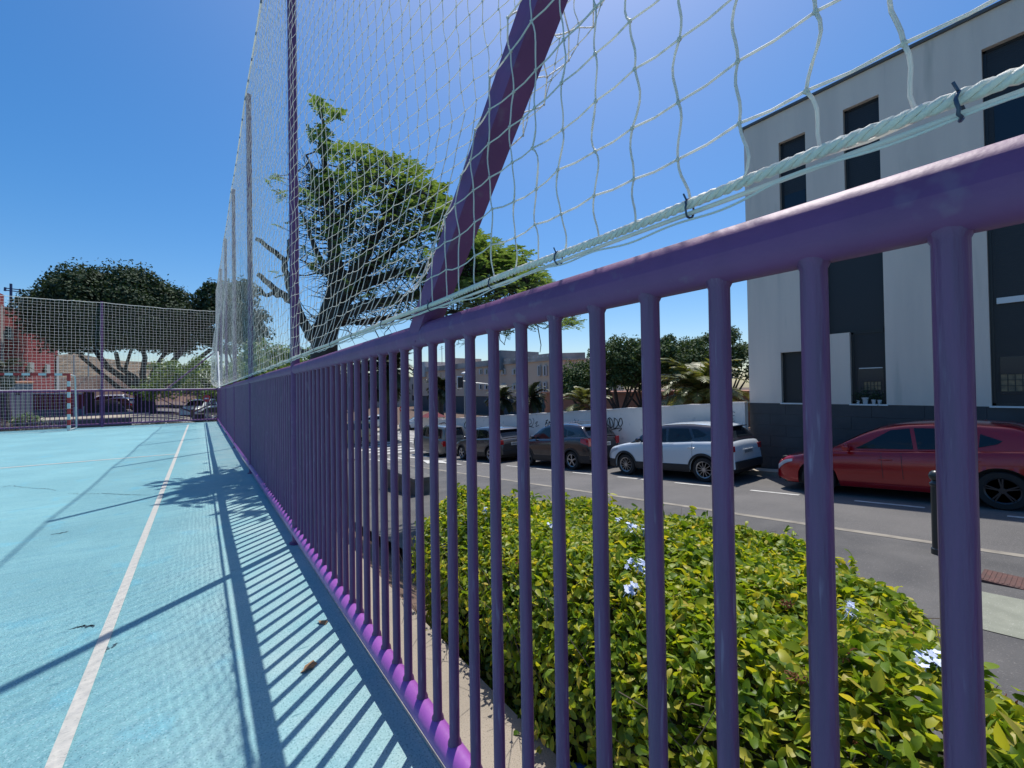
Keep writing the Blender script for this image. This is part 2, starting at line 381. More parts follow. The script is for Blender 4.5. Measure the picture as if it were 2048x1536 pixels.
structure('kerb_strip', MB().box((.64, -6, .0), (.699, YC, .006)), mat('pale_edge', (.50, .49, .42), .8, c2=(.38, .38, .33), scale=15))
sheet('pavement', 2.5, 7.45, -12, 24, 'walk', .12, 5, 60, lambda x, y: street(y))
structure('kerb', MB().grid(np.array([[(x, y, float(street(y))+z) for x, z in ((7.45, -.1), (7.45, .125), (7.6, .12), (7.6, -.1))] for y in np.linspace(-12, 24, 60)]), flip=True), 'kerb')
sheet('road', 7.6, 12.45, -12, 26, 'asphalt', 0, 6, 60, lambda x, y: street(y))
sheet('crossing_road', -26, 70, 26.004, 43, 'asphalt', .0, 90, 24)
sheet('far_pavement', -30, 70, 44, 49, 'plaza', .1, 80, 4)
structure('far_kerb', MB().grid(np.array([[(x, 43.0+dy, float(G(x, 44))+z) for dy, z in ((0, -.1), (0, .1), (.99, .105))] for x in np.linspace(-30, 70, 80)])), 'kerb')
sheet('far_side_pavement', 12.46, 13.3, -12, 25.9, 'plaza', .12, 2, 50, lambda x, y: street(y))
structure('side_kerb', MB().grid(np.array([[(x, y, float(street(y))+z) for x, z in ((12.45, -.1), (12.451, .118))] for y in np.linspace(-12, 25.9, 60)])), 'kerb')
sheet('back_road', -40, 12, 57, 70, 'asphalt', .02, 30, 6)
sheet('slab_path', 5.05, 5.98, -1.2, .80, 'slab', .126, 2, 5)
# road paint
rm = MB()
def paint(x0, x1, y0, y1, fn=street, dz=.006, n=3):
    rm.grid(np.array([[(x, y, float(fn(y) if fn is street else G(x, y))+dz) for x in (x0, x1)] for y in np.linspace(y0, y1, n)]), flip=True)
yy = -6.
while yy < 21: paint(10.22, 10.32, yy, yy+1.0); yy += 1.95
for i in range(8): paint(7.9+i*.62, 8.22+i*.62, 22.6, 25.4)
for i in range(9): paint(9.0+i*.0, 12.3, 27.2+i*1.5, 27.9+i*1.5, G, .01)
for i in range(12): paint(13.5, 17.5, 28+i*1.2, 28.6+i*1.2, G, .01)
for x, y in ((3, 30), (-3, 34), (-8, 38), (0, 40)): paint(x, x+5, y, y+.35, G, .012)
P_ = [(9.45, 16.75), (9.55, 18.9), (10.0, 18.9), (9.35, 20.9), (8.75, 18.9), (9.2, 18.9), (9.3, 16.75)]
rm.add([(x, y, float(street(y))+.03) for x, y in P_], [(0, 1, 5, 6), (1, 2, 3), (1, 3, 5), (3, 4, 5)])
structure('road_markings', rm, 'mark')

# ================================================================== SIDE FENCE
bot = MB(); top = MB()
fence = thing('metal_fence', 'purple painted tube railing running along the side of the blue court', 'fence', (FX, 0, 0))
seg = [-2.2]+FY
def wob(Y, Z, x=FX, n=40):
    return [(x+.0025*math.sin(y*1.7+Z), y, Z+.003*math.sin(y*.9+Z*3)) for y in np.linspace(Y[0], Y[1], n)]
ZT, ZB = 1.453, .118
# upper rail: a round tube on a slightly flattened lower half
prof = [(1.02*a_, 1.02*b_) for a_, b_ in [(-.033, -.004), (-.0315, -.02), (-.024, -.034), (-.010, -.041), (.010, -.041), (.024, -.034), (.0315, -.02), (.034, 0), (.031, .015), (.022, .030), (.009, .0385), (-.004, .0395), (-.018, .034), (-.029, .019)]]
def rail(mb, Y0, Y1, Z, pr, n=60):
    A = [[(FX+x+.002*math.sin(y*2.1), y, Z+z+.002*math.sin(y*1.3)) for x, z in pr+[pr[0]]] for y in np.linspace(Y0, Y1, n)]
    mb.grid(np.array(A)); return mb
for i in range(len(seg)-1):
    part('top_rail', rail(MB(), seg[i]+.003, seg[i+1]-.003, ZT, prof), 'purple', fence, 50)
    part('bottom_rail', MB().tube(wob((seg[i]+.003, seg[i+1]-.003), .105, .636), .0385, 20, caps=False), 'sunlit_rail', fence, 60)
def bar_at(mb, y, x=FX, r=.0158):
    r *= rng.uniform(.96, 1.04); dx = rng.normal(0, .001)
    z0, z1 = ZB+.028, ZT-.036
    mb.tube([(x+dx, y, z0-.02), (x+dx, y, z0+.004), (x+dx, y, z0+.012), (x, y+rng.normal(0, .0015), .8), (x, y, z1-.012), (x, y, z1-.002), (x, y, z1+.012)],
            [r*1.5, r*1.3, r, r, r, r*1.3, r*1.7], 12, caps=False)
allb = [.0875+.125*k for k in range(-16, 187)]
allb = [y for y in allb if y < YC-.06 and min(abs(y-q) for q in FY) > .045]
vis = [y for y in allb if y > -.06][:100]
for y in vis:
    b = MB(); bar_at(b, y); part('bar', b, 'purplebar', fence, 50)
b = MB()
for y in allb:
    if y not in vis: bar_at(b, y)
o = part('bars', b, 'purplebar', fence, 50); o['kind'] = 'stuff'
for y in FY[:-1]+[-2.2]:
    p = MB().tube([(FX, y, 0), (FX, y, 1.4), (FX+.0, y, 3.5), (FX, y, 5.98)], .036, 16)
    p.lathe([(.06, 0), (.06, .008), (.04, .012)], (FX, y, 0), n=12)
    p.tube([(FX-.0, y, 5.975), (FX, y, 5.995)], .04, 12)
    part('post', p, 'purple', fence, 40)
def brace(y0, y1, z1=3.0, rb_=.034): return MB().tube([(FX, y0, ZT+.02), (FX, y1, z1)], rb_, 16)
q = MB().tube([(FX+.005, 1.44, ZT+.0), (FX+.005, 1.44-(3.0-ZT), 3.0)], .052, 4, phase=math.pi/4); part('brace', q, 'purple', fence, 40)
part('brace', brace(YC-1.7, YC-.03, 3.15), 'white', fence, 40)  # white colour stands for the sun on this brace

# ================================================================== END FENCE
ef = thing('end_fence', 'purple tube railing across the far end of the court behind the goal', 'fence', (FX, YC, 0))
ex = -11.
part('top_rail', MB().tube([(ex, YC, ZT), (FX, YC, ZT)], .038, 10), 'purple', ef, 50)
part('bottom_rail', MB().tube([(ex, YC, ZB), (FX, YC, ZB)], .032, 10), 'purple', ef, 50)
st = MB(); nb = 0; x = FX-.125
while x > ex:
    b = MB().tube([(x, YC, ZB), (x, YC, ZT)], .013, 8, caps=False)
    if nb < 95: part('bar', b, 'purple', ef, 50)
    else: st.add(b.v, b.f)
    nb += 1; x -= .125
if st.v: o = part('bars', st, 'purple', ef, 50); o['kind'] = 'stuff'
EP = [FX, -3.17, -6.98, -10.8]
for x, z in zip(EP, (5.98, 5.02, 5.3, 5.3)):
    part('post', MB().tube([(x, YC, 0), (x, YC, z)], .042, 12), 'purple', ef, 40)
part('brace', MB().tube([(FX-1.85, YC, ZT), (FX, YC, 3.25)], .03, 10), 'purple', ef, 40)

# ================================================================== NETS
def knots_mesh(P, r):
    o = np.array([[1, 0, 0], [-1, 0, 0], [0, 1, 0], [0, -1, 0], [0, 0, 1], [0, 0, -1.]])
    V = (P[:, None]+o[None]*np.asarray(r).reshape(-1, 1, 1)).reshape(-1, 3)
    f = np.array([[0, 2, 4], [2, 1, 4], [1, 3, 4], [3, 0, 4], [2, 0, 5], [1, 2, 5], [3, 1, 5], [0, 3, 5]])
    return V, (np.arange(len(P))*6)[:, None, None].repeat(8, 1).reshape(-1, 1)+np.tile(f, (len(P), 1))
net = thing('safety_net', 'tall white square mesh ball net tied above the purple side railing', 'net', (FX, 0, 1.5))
ms = .0875; NY = int((YC+2.2)/ms); NZ = 51; zb = 1.528; zt = 5.93
ky = -2.175+ms*np.arange(NY+1); kz = zb+(zt-zb)*np.arange(NZ+1)/NZ
KY, KZ = np.meshgrid(ky, kz, indexing='ij')
ph = np.interp(KY, [-2.2]+FY, range(len(FY)+1)) % 1
belly = np.sin(np.pi*ph)**2
tz = np.clip((KZ-zb)/(zt-zb), 0, 1)
far = sstep(8, 22, KY)
KX = FX-.045-.10*belly*np.sin(np.pi*np.clip(tz*1.6, 0, 1))*(.25+far)-far*.22*np.clip(tz/.03, 0, 1)*np.exp(-tz*2.6)
jit = .0045
yb_ = 1.42-(KZ-1.453)*1.0+.03
ss = np.clip((KY-yb_)/(FY[0]-yb_), 0, 1)
KX = KX+.52*np.clip((KZ-1.56)/.9, 0, 1)**.8*np.where(KY < FY[0], sstep(0, .13, ss)*(1-ss)**1.0, 0)*np.clip((6.1-KZ)/1.6, 0, 1)
KX = KX+rng.normal(0, .004, KX.shape)
KY2 = KY+rng.normal(0, jit, KY.shape)+.010*np.sin(KZ*5+KY*1.3)
KZ2 = KZ+rng.normal(0, jit, KZ.shape)-.05*belly*tz
sagtop = np.interp(ky, [-2.2]+FY, [0]*(len(FY)+1))-.10*np.sin(np.pi*(np.interp(ky, [-2.2]+FY, range(len(FY)+1)) % 1))
KZ2 += sagtop[:, None]*tz**3
KZ2[:, 0] = zb+.004; KY2[:, 0] = ky
Pk = np.stack([KX, KY2, KZ2], -1)
# collapse the two tied strands that hang beside each post, as in the photograph
hs0, hs1 = [Pk[:-1].reshape(-1, 3)], [Pk[1:].reshape(-1, 3)]
a0, a1 = Pk[:, :-1], Pk[:, 1:]
nearm = ky < 7
# near vertical strings wander between their knots
s0, s1, rr = [], [], []
A0 = a0[nearm].reshape(-1, 3); A1 = a1[nearm].reshape(-1, 3); amp = rng.normal(0, .0075, (len(A0), 1)); sg = rng.choice([-1., 1.], (len(A0), 1))*.0035
prev = A0
for i in range(1, 7):
    t = i/6; q = A0*(1-t)+A1*t; off = amp*math.sin(math.pi*t)+sg*math.sin(2*math.pi*t)
    q = q+np.array([[.35, 1, 0]])*off
    s0.append(prev); s1.append(q); prev = q
s0.append(a0[~nearm].reshape(-1, 3)); s1.append(a1[~nearm].reshape(-1, 3))
H0, H1 = hs0[0], hs1[0]
mid = (H0+H1)/2; mid[:, 2] -= .0035
s0 += [H0, mid]; s1 += [mid, H1]
s0 = np.concatenate(s0); s1 = np.concatenate(s1)
V1 = prisms(s0, s1, np.interp(s0[:, 1], [0, 1.5, 4, 8, 24], [.0022, .0021, .0015, .0013, .0013]), 4)
kn = Pk[nearm][:, 1:].reshape(-1, 3)
V2 = knots_mesh(kn, np.full(len(kn), .0052))
V2a = (V2[0], np.concatenate([V2[1], V2[1][:, :1]], 1)[:, [0, 1, 2, 2]])
npmesh('mesh', *V1, 'twine', net, off=(FX, 0, 1.5))
npmesh('knots', *V2, 'twine', net, off=(FX, 0, 1.5))
# bottom rope: three laid strands, a straight steel wire and a loose cord
rp = MB(); rx = FX-.045
for s_ in range(3):
    rp.tube([(rx+.0042*math.cos(y*150+s_*2.094), y, zb+.004+.0042*math.sin(y*150+s_*2.094)+.002*math.sin(y*9)) for y in np.arange(-.35, 3.6, .0055)], .0040, 6, caps=False)
rp.tube([(rx, y, zb+.004+.003*math.sin(y*9)) for y in np.arange(3.6, YC, .05)], .0085, 8, caps=False)
rp.tube([(rx, y, zb+.004) for y in np.arange(-2.2, -.34, .05)], .0085, 8, caps=False)
part('bottom_rope', rp, 'rope', net, 60)
part('wire', MB().tube([(rx+.004, y, zb-.010+.001*math.sin(y*4)) for y in np.arange(-2.2, YC, .1)], .0036, 8, caps=False), 'rope', net, 60)
part('cord', MB().tube([(rx-.004+.003*math.sin(y*23), y, zb-.019+.0045*math.sin(y*11)+.003*math.sin(y*37)) for y in np.arange(-.4, 9, .012)], .0017, 5, caps=False), 'rope', net, 60)
tr = MB().tube([(FX-.045, y, zt+float(np.interp(y, ky, sagtop))+.01) for y in np.arange(-2.2, YC, .15)], .011, 6, caps=False)
part('top_rope', tr, 'twine', net, 60)
for y in [.072, .357, .649, .897, 1.255]+list(np.arange(1.7, 9, .42)):
    c = MB(); c.tube([(rx+.011*math.cos(q), y+rng.normal(0, .0006), zb-.003+.014*math.sin(q)) for q in np.linspace(0, 2*math.pi*.98, 18)], .0017, 6, caps=False)
    c.tube([(rx-.008, y, zb+.009), (rx-.010, y+.003, zb+.018)], .0014, 5)
    part('clip', c, 'clip', net, 60)
cc = MB()
for yy in np.arange(4, YC, .55): cc.tube([(FX-.05, yy, zt-.03+float(np.interp(yy, ky, sagtop))), (FX-.04, yy, zt+.05+float(np.interp(yy, ky, sagtop)))], .008, 5)
part('top_clips', cc, 'clip', net)
# strands bunched on each post
for y in FY[:-1]:
    pass

en = thing('end_net', 'white square mesh net hung above the far end railing of the court', 'net', (FX, YC, 1.5))
xx = np.arange(FX-.05, ex, -.115); zz = np.arange(1.5, 5.0, .112)
XX, ZZ = np.meshgrid(xx, zz, indexing='ij'); t_ = (ZZ-1.5)/3.45
topz = 4.97+.0*XX+.035*np.abs(np.sin(np.pi*(XX-FX)/3.81))*-1
P2 = np.stack([XX+rng.normal(0, .007, XX.shape), YC-.05-.06*np.sin(np.pi*t_)+rng.normal(0, .004, XX.shape), 1.5+(topz-1.5)*(ZZ-1.5)/(zz[-1]-1.5)+rng.normal(0, .006, XX.shape)], -1)
E0 = np.concatenate([P2[:-1].reshape(-1, 3), P2[:, :-1].reshape(-1, 3)]); E1 = np.concatenate([P2[1:].reshape(-1, 3), P2[:, 1:].reshape(-1, 3)])
npmesh('mesh', *prisms(E0, E1, .0036, 4), 'twine', en, off=(FX, YC, 1.5))
part('top_rope', MB().tube([tuple(p) for p in P2[:, -1]], .012, 6, caps=False), 'twine', en)
part('bottom_rope', MB().tube([(x_, YC-.05, 1.505) for x_ in xx], .012, 6, caps=False), 'twine', en)

# ================================================================== GOAL
GY, GX = 22.0, -3.86
goal = thing('handball_goal', 'red and white striped handball goal at the far end of the court', 'goal', (GX-1.5, GY, 0))
for x in (GX, GX-3.08):
    for i in range(10):
        z = i*.2; part('post_stripe', MB().box((x-.04, GY-.04, z+.001), (x+.04, GY+.04, z+.199)), 'goalred' if i % 2 == 1 else 'goalwhite', goal)
for i in range(16):
    x = GX+.04-i*.1975; part('crossbar_stripe', MB().box((x-.1965, GY-.04, 2.0), (x-.001, GY+.04, 2.08)), 'goalwhite' if i % 2 else 'goalred', goal)
for x in (GX, GX-3.08):
    part('back_frame', MB().tube([(x, GY, 2.04), (x+.02, GY+.75, 2.02), (x+.03, GY+.82, 1.95), (x+.03, GY+1.0, .12), (x+.03, GY+.97, .04), (x, GY+.05, .03)], .024, 8), 'goalwhite', goal, 50)
gx = np.arange(GX, GX-3.08, -.12); gz = np.arange(.05, 2.05, .12)
P3 = np.array([[(x+.0, GY+.82+.2*(1-z/2)**2, z) for z in gz] for x in gx])
npmesh('goal_net', *prisms(np.concatenate([P3[:-1].reshape(-1, 3), P3[:, :-1].reshape(-1, 3)]), np.concatenate([P3[1:].reshape(-1, 3), P3[:, 1:].reshape(-1, 3)]), .0022, 3), 'twine', goal, off=(GX-1.5, GY, 0))

# leaves lying on the court
for (px, py, s_, lb) in ((618, 1335, .045, 'larger brown dry leaf lying on the court between railing shadows'), (645, 1245, .035, 'small brown dry leaf lying on the court nearer the fence')):
    p = onz(px, py, .004); m_ = MB()
    a = [(math.cos(q)*s_*(1 if i % 2 else .8)*(1.0), math.sin(q)*s_*.55*(1 if i % 2 else .7), .004+.006*math.sin(q*2)) for i, q in enumerate(np.linspace(0, 2*math.pi, 12, endpoint=False))]
    m_.add([(0, 0, .012)]+a, [(0, i+1, (i+1) % 12+1) for i in range(12)])
    o = m_.build('dry_leaf', 'dryleaf', None); o.location = (p[0], p[1], .004); o.rotation_euler = (0, 0, rng.uniform(0, 3)); tag(o, lb, 'leaf', 'dry leaves on the court')

# ================================================================== HEDGE
poly = np.array([(.99, -.4), (1.35, -.16), (1.62, .03), (1.98, .24), (2.24, .45), (2.60, .85), (2.52, 1.2), (2.34, 2.2), (2.1, 2.5), (1.55, 2.88), (1.3, 2.88), (1.12, 2.6), (1.06, 1.8), (1.0, .9)])
def inpoly(x, y):
    c = np.zeros(x.shape, bool); n = len(poly)
    for i in range(n):
        x0, y0 = poly[i]; x1, y1 = poly[(i+1) % n]
        k = ((y0 > y) != (y1 > y)) & (x < (x1-x0)*(y-y0)/(y1-y0+1e-12)+x0); c ^= k
    return c
def edist(x, y):
    d = np.full(x.shape, 9.); n = len(poly)
    for i in range(n):
        a = poly[i]; b = poly[(i+1) % n]; e = b-a
        t = np.clip(((x-a[0])*e[0]+(y-a[1])*e[1])/(e@e), 0, 1)
        d = np.minimum(d, np.hypot(x-a[0]-t*e[0], y-a[1]-t*e[1]))
    return d
bump = [(rng.uniform(1, 2.6), rng.uniform(-.3, 2.9), rng.uniform(.08, .26), rng.uniform(-.07, .07)) for _ in range(60)]
def htop(x, y):
    z = .50+.0*x
    for bx, by, br, bh in bump: z = z+bh*np.exp(-((x-bx)**2+(y-by)**2)/br**2)
    d = edist(x, y); k = np.clip(1-d/.30, 0, 1); z = z-.24*k**2.0
    return z
hedge = thing('hedge', 'leafy flowering hedge with pale blue blossoms behind the purple railing', 'hedge', (2, 1.8, -.6))
hc = np.column_stack([rng.uniform(.95, 2.7, 80000), rng.uniform(-.45, 2.95, 80000)])
hc = hc[inpoly(hc[:, 0], hc[:, 1])][:31000]
z = htop(hc[:, 0], hc[:, 1]); depthz = rng.exponential(.035, len(hc))*1.0-.02
C1 = np.column_stack([hc, z-depthz]); N1 = np.tile([0, 0, 1.], (len(C1), 1)); N1[:, :2] += rng.normal(0, .2, (len(C1), 2))
# shoots that stick out
sh = hc[rng.choice(len(hc), 260)]; CC = []; NN = []
for sx, sy in sh:
    b0 = np.array([sx, sy, float(htop(np.array([sx]), np.array([sy]))[0])]); d = unit(np.array([rng.normal(0, .35), rng.normal(0, .35), 1.])); L = rng.uniform(.04, .11)
    for k in range(7):
        CC.append(b0+d*L*(k/6)+rng.normal(0, .008, 3)); NN.append(d+rng.normal(0, .5, 3))
C2, N2 = np.array(CC), np.array(NN)
# side faces
n = len(poly); C3 = []; N3 = []
for i in range(n):
    a = poly[i]; b = poly[(i+1) % n]; L = np.linalg.norm(b-a); nm = np.array([(b-a)[1], -(b-a)[0]])/L
    dens = 4200 if a[0] < 1.3 and b[0] < 1.3 else 1300
    k = int(L*.95*dens); t = rng.random(k); q = a+(b-a)*t[:, None]
    zz_ = rng.uniform(-.75, .2, k) if True else 0
    zz_ = .30-rng.beta(1, 1.2, k)*1.15
    out = rng.normal(-.02, .035, k)+.05*np.sin(q[:, 1]*7+zz_*5)*(zz_ < .1)
    q = q+nm*out[:, None]; C3.append(np.column_stack([q, zz_])); N3.append(np.column_stack([np.tile(nm, (k, 1)), np.full(k, .35)]))
C3 = np.concatenate(C3); N3 = np.concatenate(N3)
far_ = np.clip(C1[:, 1], 0, 4)
szs = rng.uniform(.025, .050, len(C1))*np.where(rng.random(len(C1)) < .25, 1.25, 1)
L1 = leaves(C1, N1, szs, .50, .66); L2 = leaves(C2, N2, rng.uniform(.035, .055, len(C2)), .42, .6); L3 = leaves(C3, N3, rng.uniform(.027, .050, len(C3)), .50, .6)
npmesh('leaves', *merge([L1, L2, L3]), HEDGE, hedge, off=(2, 1.8, -.6))
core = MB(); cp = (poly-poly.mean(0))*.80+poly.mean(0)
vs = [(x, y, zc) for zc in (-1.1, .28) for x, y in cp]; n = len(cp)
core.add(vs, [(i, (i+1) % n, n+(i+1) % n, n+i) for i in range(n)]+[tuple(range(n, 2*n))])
part('dark_filler_core', core, mat('hedge_filler_dark', (.022, .026, .012), .9), hedge)  # added dark core that stops light showing through the leaves
tw = MB()
for _ in range(420):
    e = rng.integers(0, len(poly)); 
    y = rng.uniform(-.3, 2.7); x = 1.03+abs(rng.normal(0, .07)); z0 = rng.uniform(-.8, .35)
    d = np.array([rng.normal(-.02, .05), rng.normal(0, .13), rng.uniform(.03, .28)])
    p = np.array([x, y, z0]); tw.tube([p, p+d*.5+rng.normal(0, .012, 3), p+d], [rng.uniform(.0012, .0028), .0015, .0008], 4, caps=False)
for _ in range(160):
    i = rng.integers(0, len(hc)); x, y = hc[i]; z0 = float(htop(np.array([x]), np.array([y]))[0])-.03
    d = np.array([rng.normal(0, .06), rng.normal(0, .06), rng.uniform(.02, .09)]); p = np.array([x, y, z0]); tw.tube([p, p+d*.6, p+d], [.0016, .0012, .0007], 4, caps=False)
part('twigs', tw, 'twig', hedge)['kind'] = 'stuff'
def hedge_hit(px, py):
    d = ray(px, py)
    for t in np.arange(1.0, 6, .01):
        p = CAM+d*t
        if inpoly(p[:1], p[1:2])[0] and p[2] < float(htop(p[:1], p[1:2])[0])+.01: return p
    return None
def flower_head(mb, p, s):
    for i in range(int(10+9*s/.03)):
        c = np.array(p)+np.array([rng.normal(0, s*1.0), rng.normal(0, s*1.0), rng.normal(.02, s*.3)]); nn = unit(np.array([rng.normal(0, .5), rng.normal(-.3, .5), 1.])); t = unit(np.cross(nn, [1, .2, 0])); b = np.cross(nn, t)
        for k in range(5):
            a = 2*math.pi*k/5+i; u_ = t*math.cos(a)+b*math.sin(a); v_ = np.cross(nn, u_)
            mb.add([c, c+u_*.0065+v_*.0045, c+u_*.012+nn*.001, c+u_*.0065-v_*.0045], [(0, 1, 2, 3)])
        mb.tube([c, c-nn*.03], .0009, 4)
for px, py, s_ in ((1272, 1068, .026), (1278, 1142, .028), (1265, 1192, .016), (1105, 1060, .018), (1684, 1090, .03), (1710, 1132, .036), (1688, 1237, .032), (1848, 1340, .026), (978, 1030, .018), (815, 1062, .016), (1300, 1160, .014), (1235, 1050, .01)):
    h = hedge_hit(px, py)
    if h is None: continue
    fm = MB(); flower_head(fm, h+np.array([-.02, -.02, .02]), s_*.8); part('flower_cluster', fm, 'flower', hedge)
for px, py, s_ in ((1790, 1255, .03), (1675, 1310, .03), (1800, 1380, .035), (1745, 1390, .02), (1590, 1360, .02), (1440, 1130, .015), (1040, 1130, .02), (1710, 1500, .03), (1960, 1400, .035), (1570, 1215, .015), (1120, 1090, .02)):
    h = hedge_hit(px, py)
    if h is None: continue
    bm_ = MB()
    for i in range(26):
        c = h+np.array([-.01, -.01, .015])+rng.normal(0, s_*.5, 3)*[1, 1, .7]; d = unit(rng.normal(0, 1, 3)+[0, 0, .4])*rng.uniform(.008, .018); bm_.tube([c, c+d*.6+rng.normal(0, .002, 3), c+d], [.0022, .0018, .0006], 4)
    part('withered_bloom', bm_, 'brownleaf', hedge)
# litter at the foot of the hedge
p = onz(1052, 1412, -.06)
bt = thing('plastic_bottle', 'crushed clear blue plastic bottle lying against the concrete ledge under the hedge', 'bottle', (1.02, 1.04, -.04))
MBt = MB().lathe([(.012, -.10), (.014, -.085), (.03, -.06), (.028, -.03), (.031, 0), (.027, .04), (.031, .08), (.029, .1)], (0, 0, 0), n=14)
ob = MBt.build('body', 'blue', bt, 60); ob.rotation_euler = (1.35, 0, .4)
cpb = MB().lathe([(.014, -.122), (.014, -.10)], n=12).build('cap', 'white', bt, 40); cpb.rotation_euler = (1.35, 0, .4)

# ================================================================== TREES
def crown_clumps(cen, rad, ncl, rcl, per, size, flat=.8, low=-.35, m=FICUS, jitn=.75):
    V = []
    cs = []
    while len(cs) < ncl:
        d = unit(rng.normal(0, 1, 3)); 
        if d[2] < low: continue
        s_ = rng.uniform(.72, 1.0) if rng.random() < .75 else rng.uniform(.2, .8)
        cs.append(np.array(cen)+d*np.array(rad)*s_)
    for c in cs:
        r_ = rcl*rng.uniform(.65, 1.3); d = unit(rng.normal(0, 1, (per, 3))); d[:, 2] = np.where(d[:, 2] < -.5, -d[:, 2], d[:, 2])
        q = c+d*r_*(rng.random((per, 1))**.35)*[1, 1, flat]
        V.append(cards(q, d+[0, 0, .5], rng.uniform(.6, 1.3, per)*size, .6, jitn))
        k = int(per*.10); tp = c+np.column_stack([rng.normal(0, r_*.22, k), rng.normal(0, r_*.22, k), r_*flat*rng.uniform(.7, 1.35, k)])
        V.append(cards(tp, np.tile([0, 0, 1.], (k, 1)), size*.9, .5, 1))
    return merge(V)
def ficus(name, label, base, cen, rad, ncl, rcl, per, size, trunk_r, limbs, group=None, low=-.35, m=None, cat='tree', th=None, bark='barkdark'):
    t = thing(name, label, cat, base, 0, group)
    V, Fc = crown_clumps(cen, rad, ncl, rcl, per, size, low=low); npmesh('crown', V, Fc, m or FICUS, t, off=base)
    tk = MB(); zt_ = base[2]+(th or max(.8, (cen[2]-rad[2]*.3-base[2])*.35))
    tk.tube([(base[0], base[1], base[2]-.3), (base[0], base[1], base[2]+.2), (base[0], base[1], (base[2]+zt_)/2), (base[0], base[1], zt_)], [trunk_r*1.5, trunk_r*1.15, trunk_r, trunk_r*1.15], 14, caps=False)
    for i in range(limbs):
        a = 2*math.pi*i/limbs+rng.uniform(-.3, .3); e = np.array(cen)+np.array([math.cos(a)*rad[0]*.75, math.sin(a)*rad[1]*.75, -rad[2]*rng.uniform(-.1, .35)]); b = np.array([base[0]+math.cos(a)*trunk_r*.5, base[1]+math.sin(a)*trunk_r*.5, zt_-.2])
        md = (b+e)/2+[0, 0, -.12*np.linalg.norm(e-b)*rng.uniform(-.2, 1)]
        tk.tube([b, b*.6+md*.4, md, e*.6+md*.4, e], [trunk_r*.5, trunk_r*.38, trunk_r*.3, trunk_r*.2, trunk_r*.1], 8, caps=False)
    part('trunk', tk, bark, t, 60)
    return t
# the great ficus beyond the far end
b = (-4.42, 55.3, -.6)
ficus('ficus_tree', 'huge round dark ficus with many spreading limbs beyond the far end net', b, dep(245, 640, 43), (6.4, 6.2, 4.2), 420, 1.5, 330, .30, .78, 0, low=-.8)
tk = MB()
for pl_, r_ in (([(290, 790), (255, 762), (215, 735), (190, 700)], .42), ([(292, 788), (270, 755), (238, 735), (232, 705)], .33), ([(296, 786), (285, 750), (290, 715), (283, 690)], .35), ([(300, 788), (318, 755), (345, 725), (372, 690)], .42), ([(302, 788), (335, 765), (375, 735), (420, 700)], .36), ([(288, 792), (240, 778), (200, 745), (160, 712)], .30), ([(300, 786), (306, 745), (330, 705), (340, 680)], .3), ([(282, 788), (262, 768), (250, 740), (262, 700)], .24)):
    tk.tube([dep(x, y, 42+.9*math.sin(i*2+x)) for i, (x, y) in enumerate(pl_)], [r_, r_*.75, r_*.6, r_*.5], 8, caps=False)
tk.tube([dep(291, 826, 42), dep(290, 808, 42), dep(292, 795, 42), dep(294, 782, 42)], [.8, .66, .72, .95], 14, caps=False)
fo = [o for o in bpy.data.objects if o.name == 'ficus_tree'][0]; part('limbs', tk, 'barkdark', fo, 60)
b = dep(487, 790, 46); b[2] = -.8
ficus('conical_tree', 'dark pointed evergreen right of the great ficus behind the side net', tuple(b), dep(462, 668, 46), (3.3, 3.0, 6.3), 110, 1.1, 170, .34, .3, 3)
# light feathery trees behind the side net
for i, (x, y, D, rx_, rz_, lb) in enumerate(((385, 772, 38, 3.6, 2.7, 'bright green feathery tree right of the ficus trunk'), (540, 742, 34, 2.7, 2.0, 'low feathery tree behind the net left of the leaning trunk'), (600, 735, 40, 2.6, 1.7, 'small feathery tree just left of the big bare trunk'), (520, 765, 30, 2.2, 1.5, 'lowest pale green tree over the far railing corner'))):
    c = dep(x, y, D); b = np.array([c[0], c[1], float(G(c[0], c[1]))])
    ficus('feathery_tree', lb, tuple(b), c, (rx_, rx_, rz_), 46, .75, 130, .24, .16, 4, 'light green trees beyond the court', m=FEATHER, low=-.6, bark='bark')
# ficus row behind the white wall
for i, (x, y, D, rx_, rz_, lb) in enumerate(((1168, 768, 37, 2.2, 1.75, 'leftmost and lowest ficus of the row behind the white wall'), (1238, 735, 35, 2.5, 2.3, 'ficus with bare spreading limbs second in the row behind the wall'), (1332, 732, 34, 2.7, 2.3, 'dark ficus behind the pale palm over the white wall'), (1440, 728, 34, 2.8, 2.5, 'rightmost ficus of the row beside the grey building corner'))):
    c = dep(x, y, D); b = np.array([c[0], c[1], -2.4])
    ficus('ficus_tree', lb, tuple(b), c, (rx_, rx_, rz_), 75, .72, 190, .21, .28, 7, 'ficus trees behind the white wall', low=-.75, th=1.6, m=FICUSG)

for i, (x, y, D, rx_, rz_, lb) in enumerate(((1285, 738, 42, 3.2, 2.6, 'ficus filling the gap behind the second wall tree'), (1390, 735, 42, 3.2, 2.7, 'ficus behind and between the two right hand wall trees'))):
    c = dep(x, y, D); b = np.array([c[0], c[1], -2.4]); ficus('ficus_tree', lb, tuple(b), c, (rx_, rx_, rz_), 75, .8, 170, .23, .28, 5, 'ficus trees behind the white wall', low=-.9, th=1.6, m=FICUSG)
c = dep(1310, 786, 46); t = thing('low_house', 'low terracotta coloured house behind the trees of the white wall', 'building', (c[0], c[1], -2.8)); MB().box((-2, -16, 0), (6, 16, c[2]+2.8)).build('walls', mat('terracotta', (.30, .13, .08), .9), t); MB().box((-2.3, -16.3, c[2]+2.82), (6.3, 16.3, c[2]+3.0)).build('roof', mat('terracotta_roof', (.36, .17, .11), .9), t)
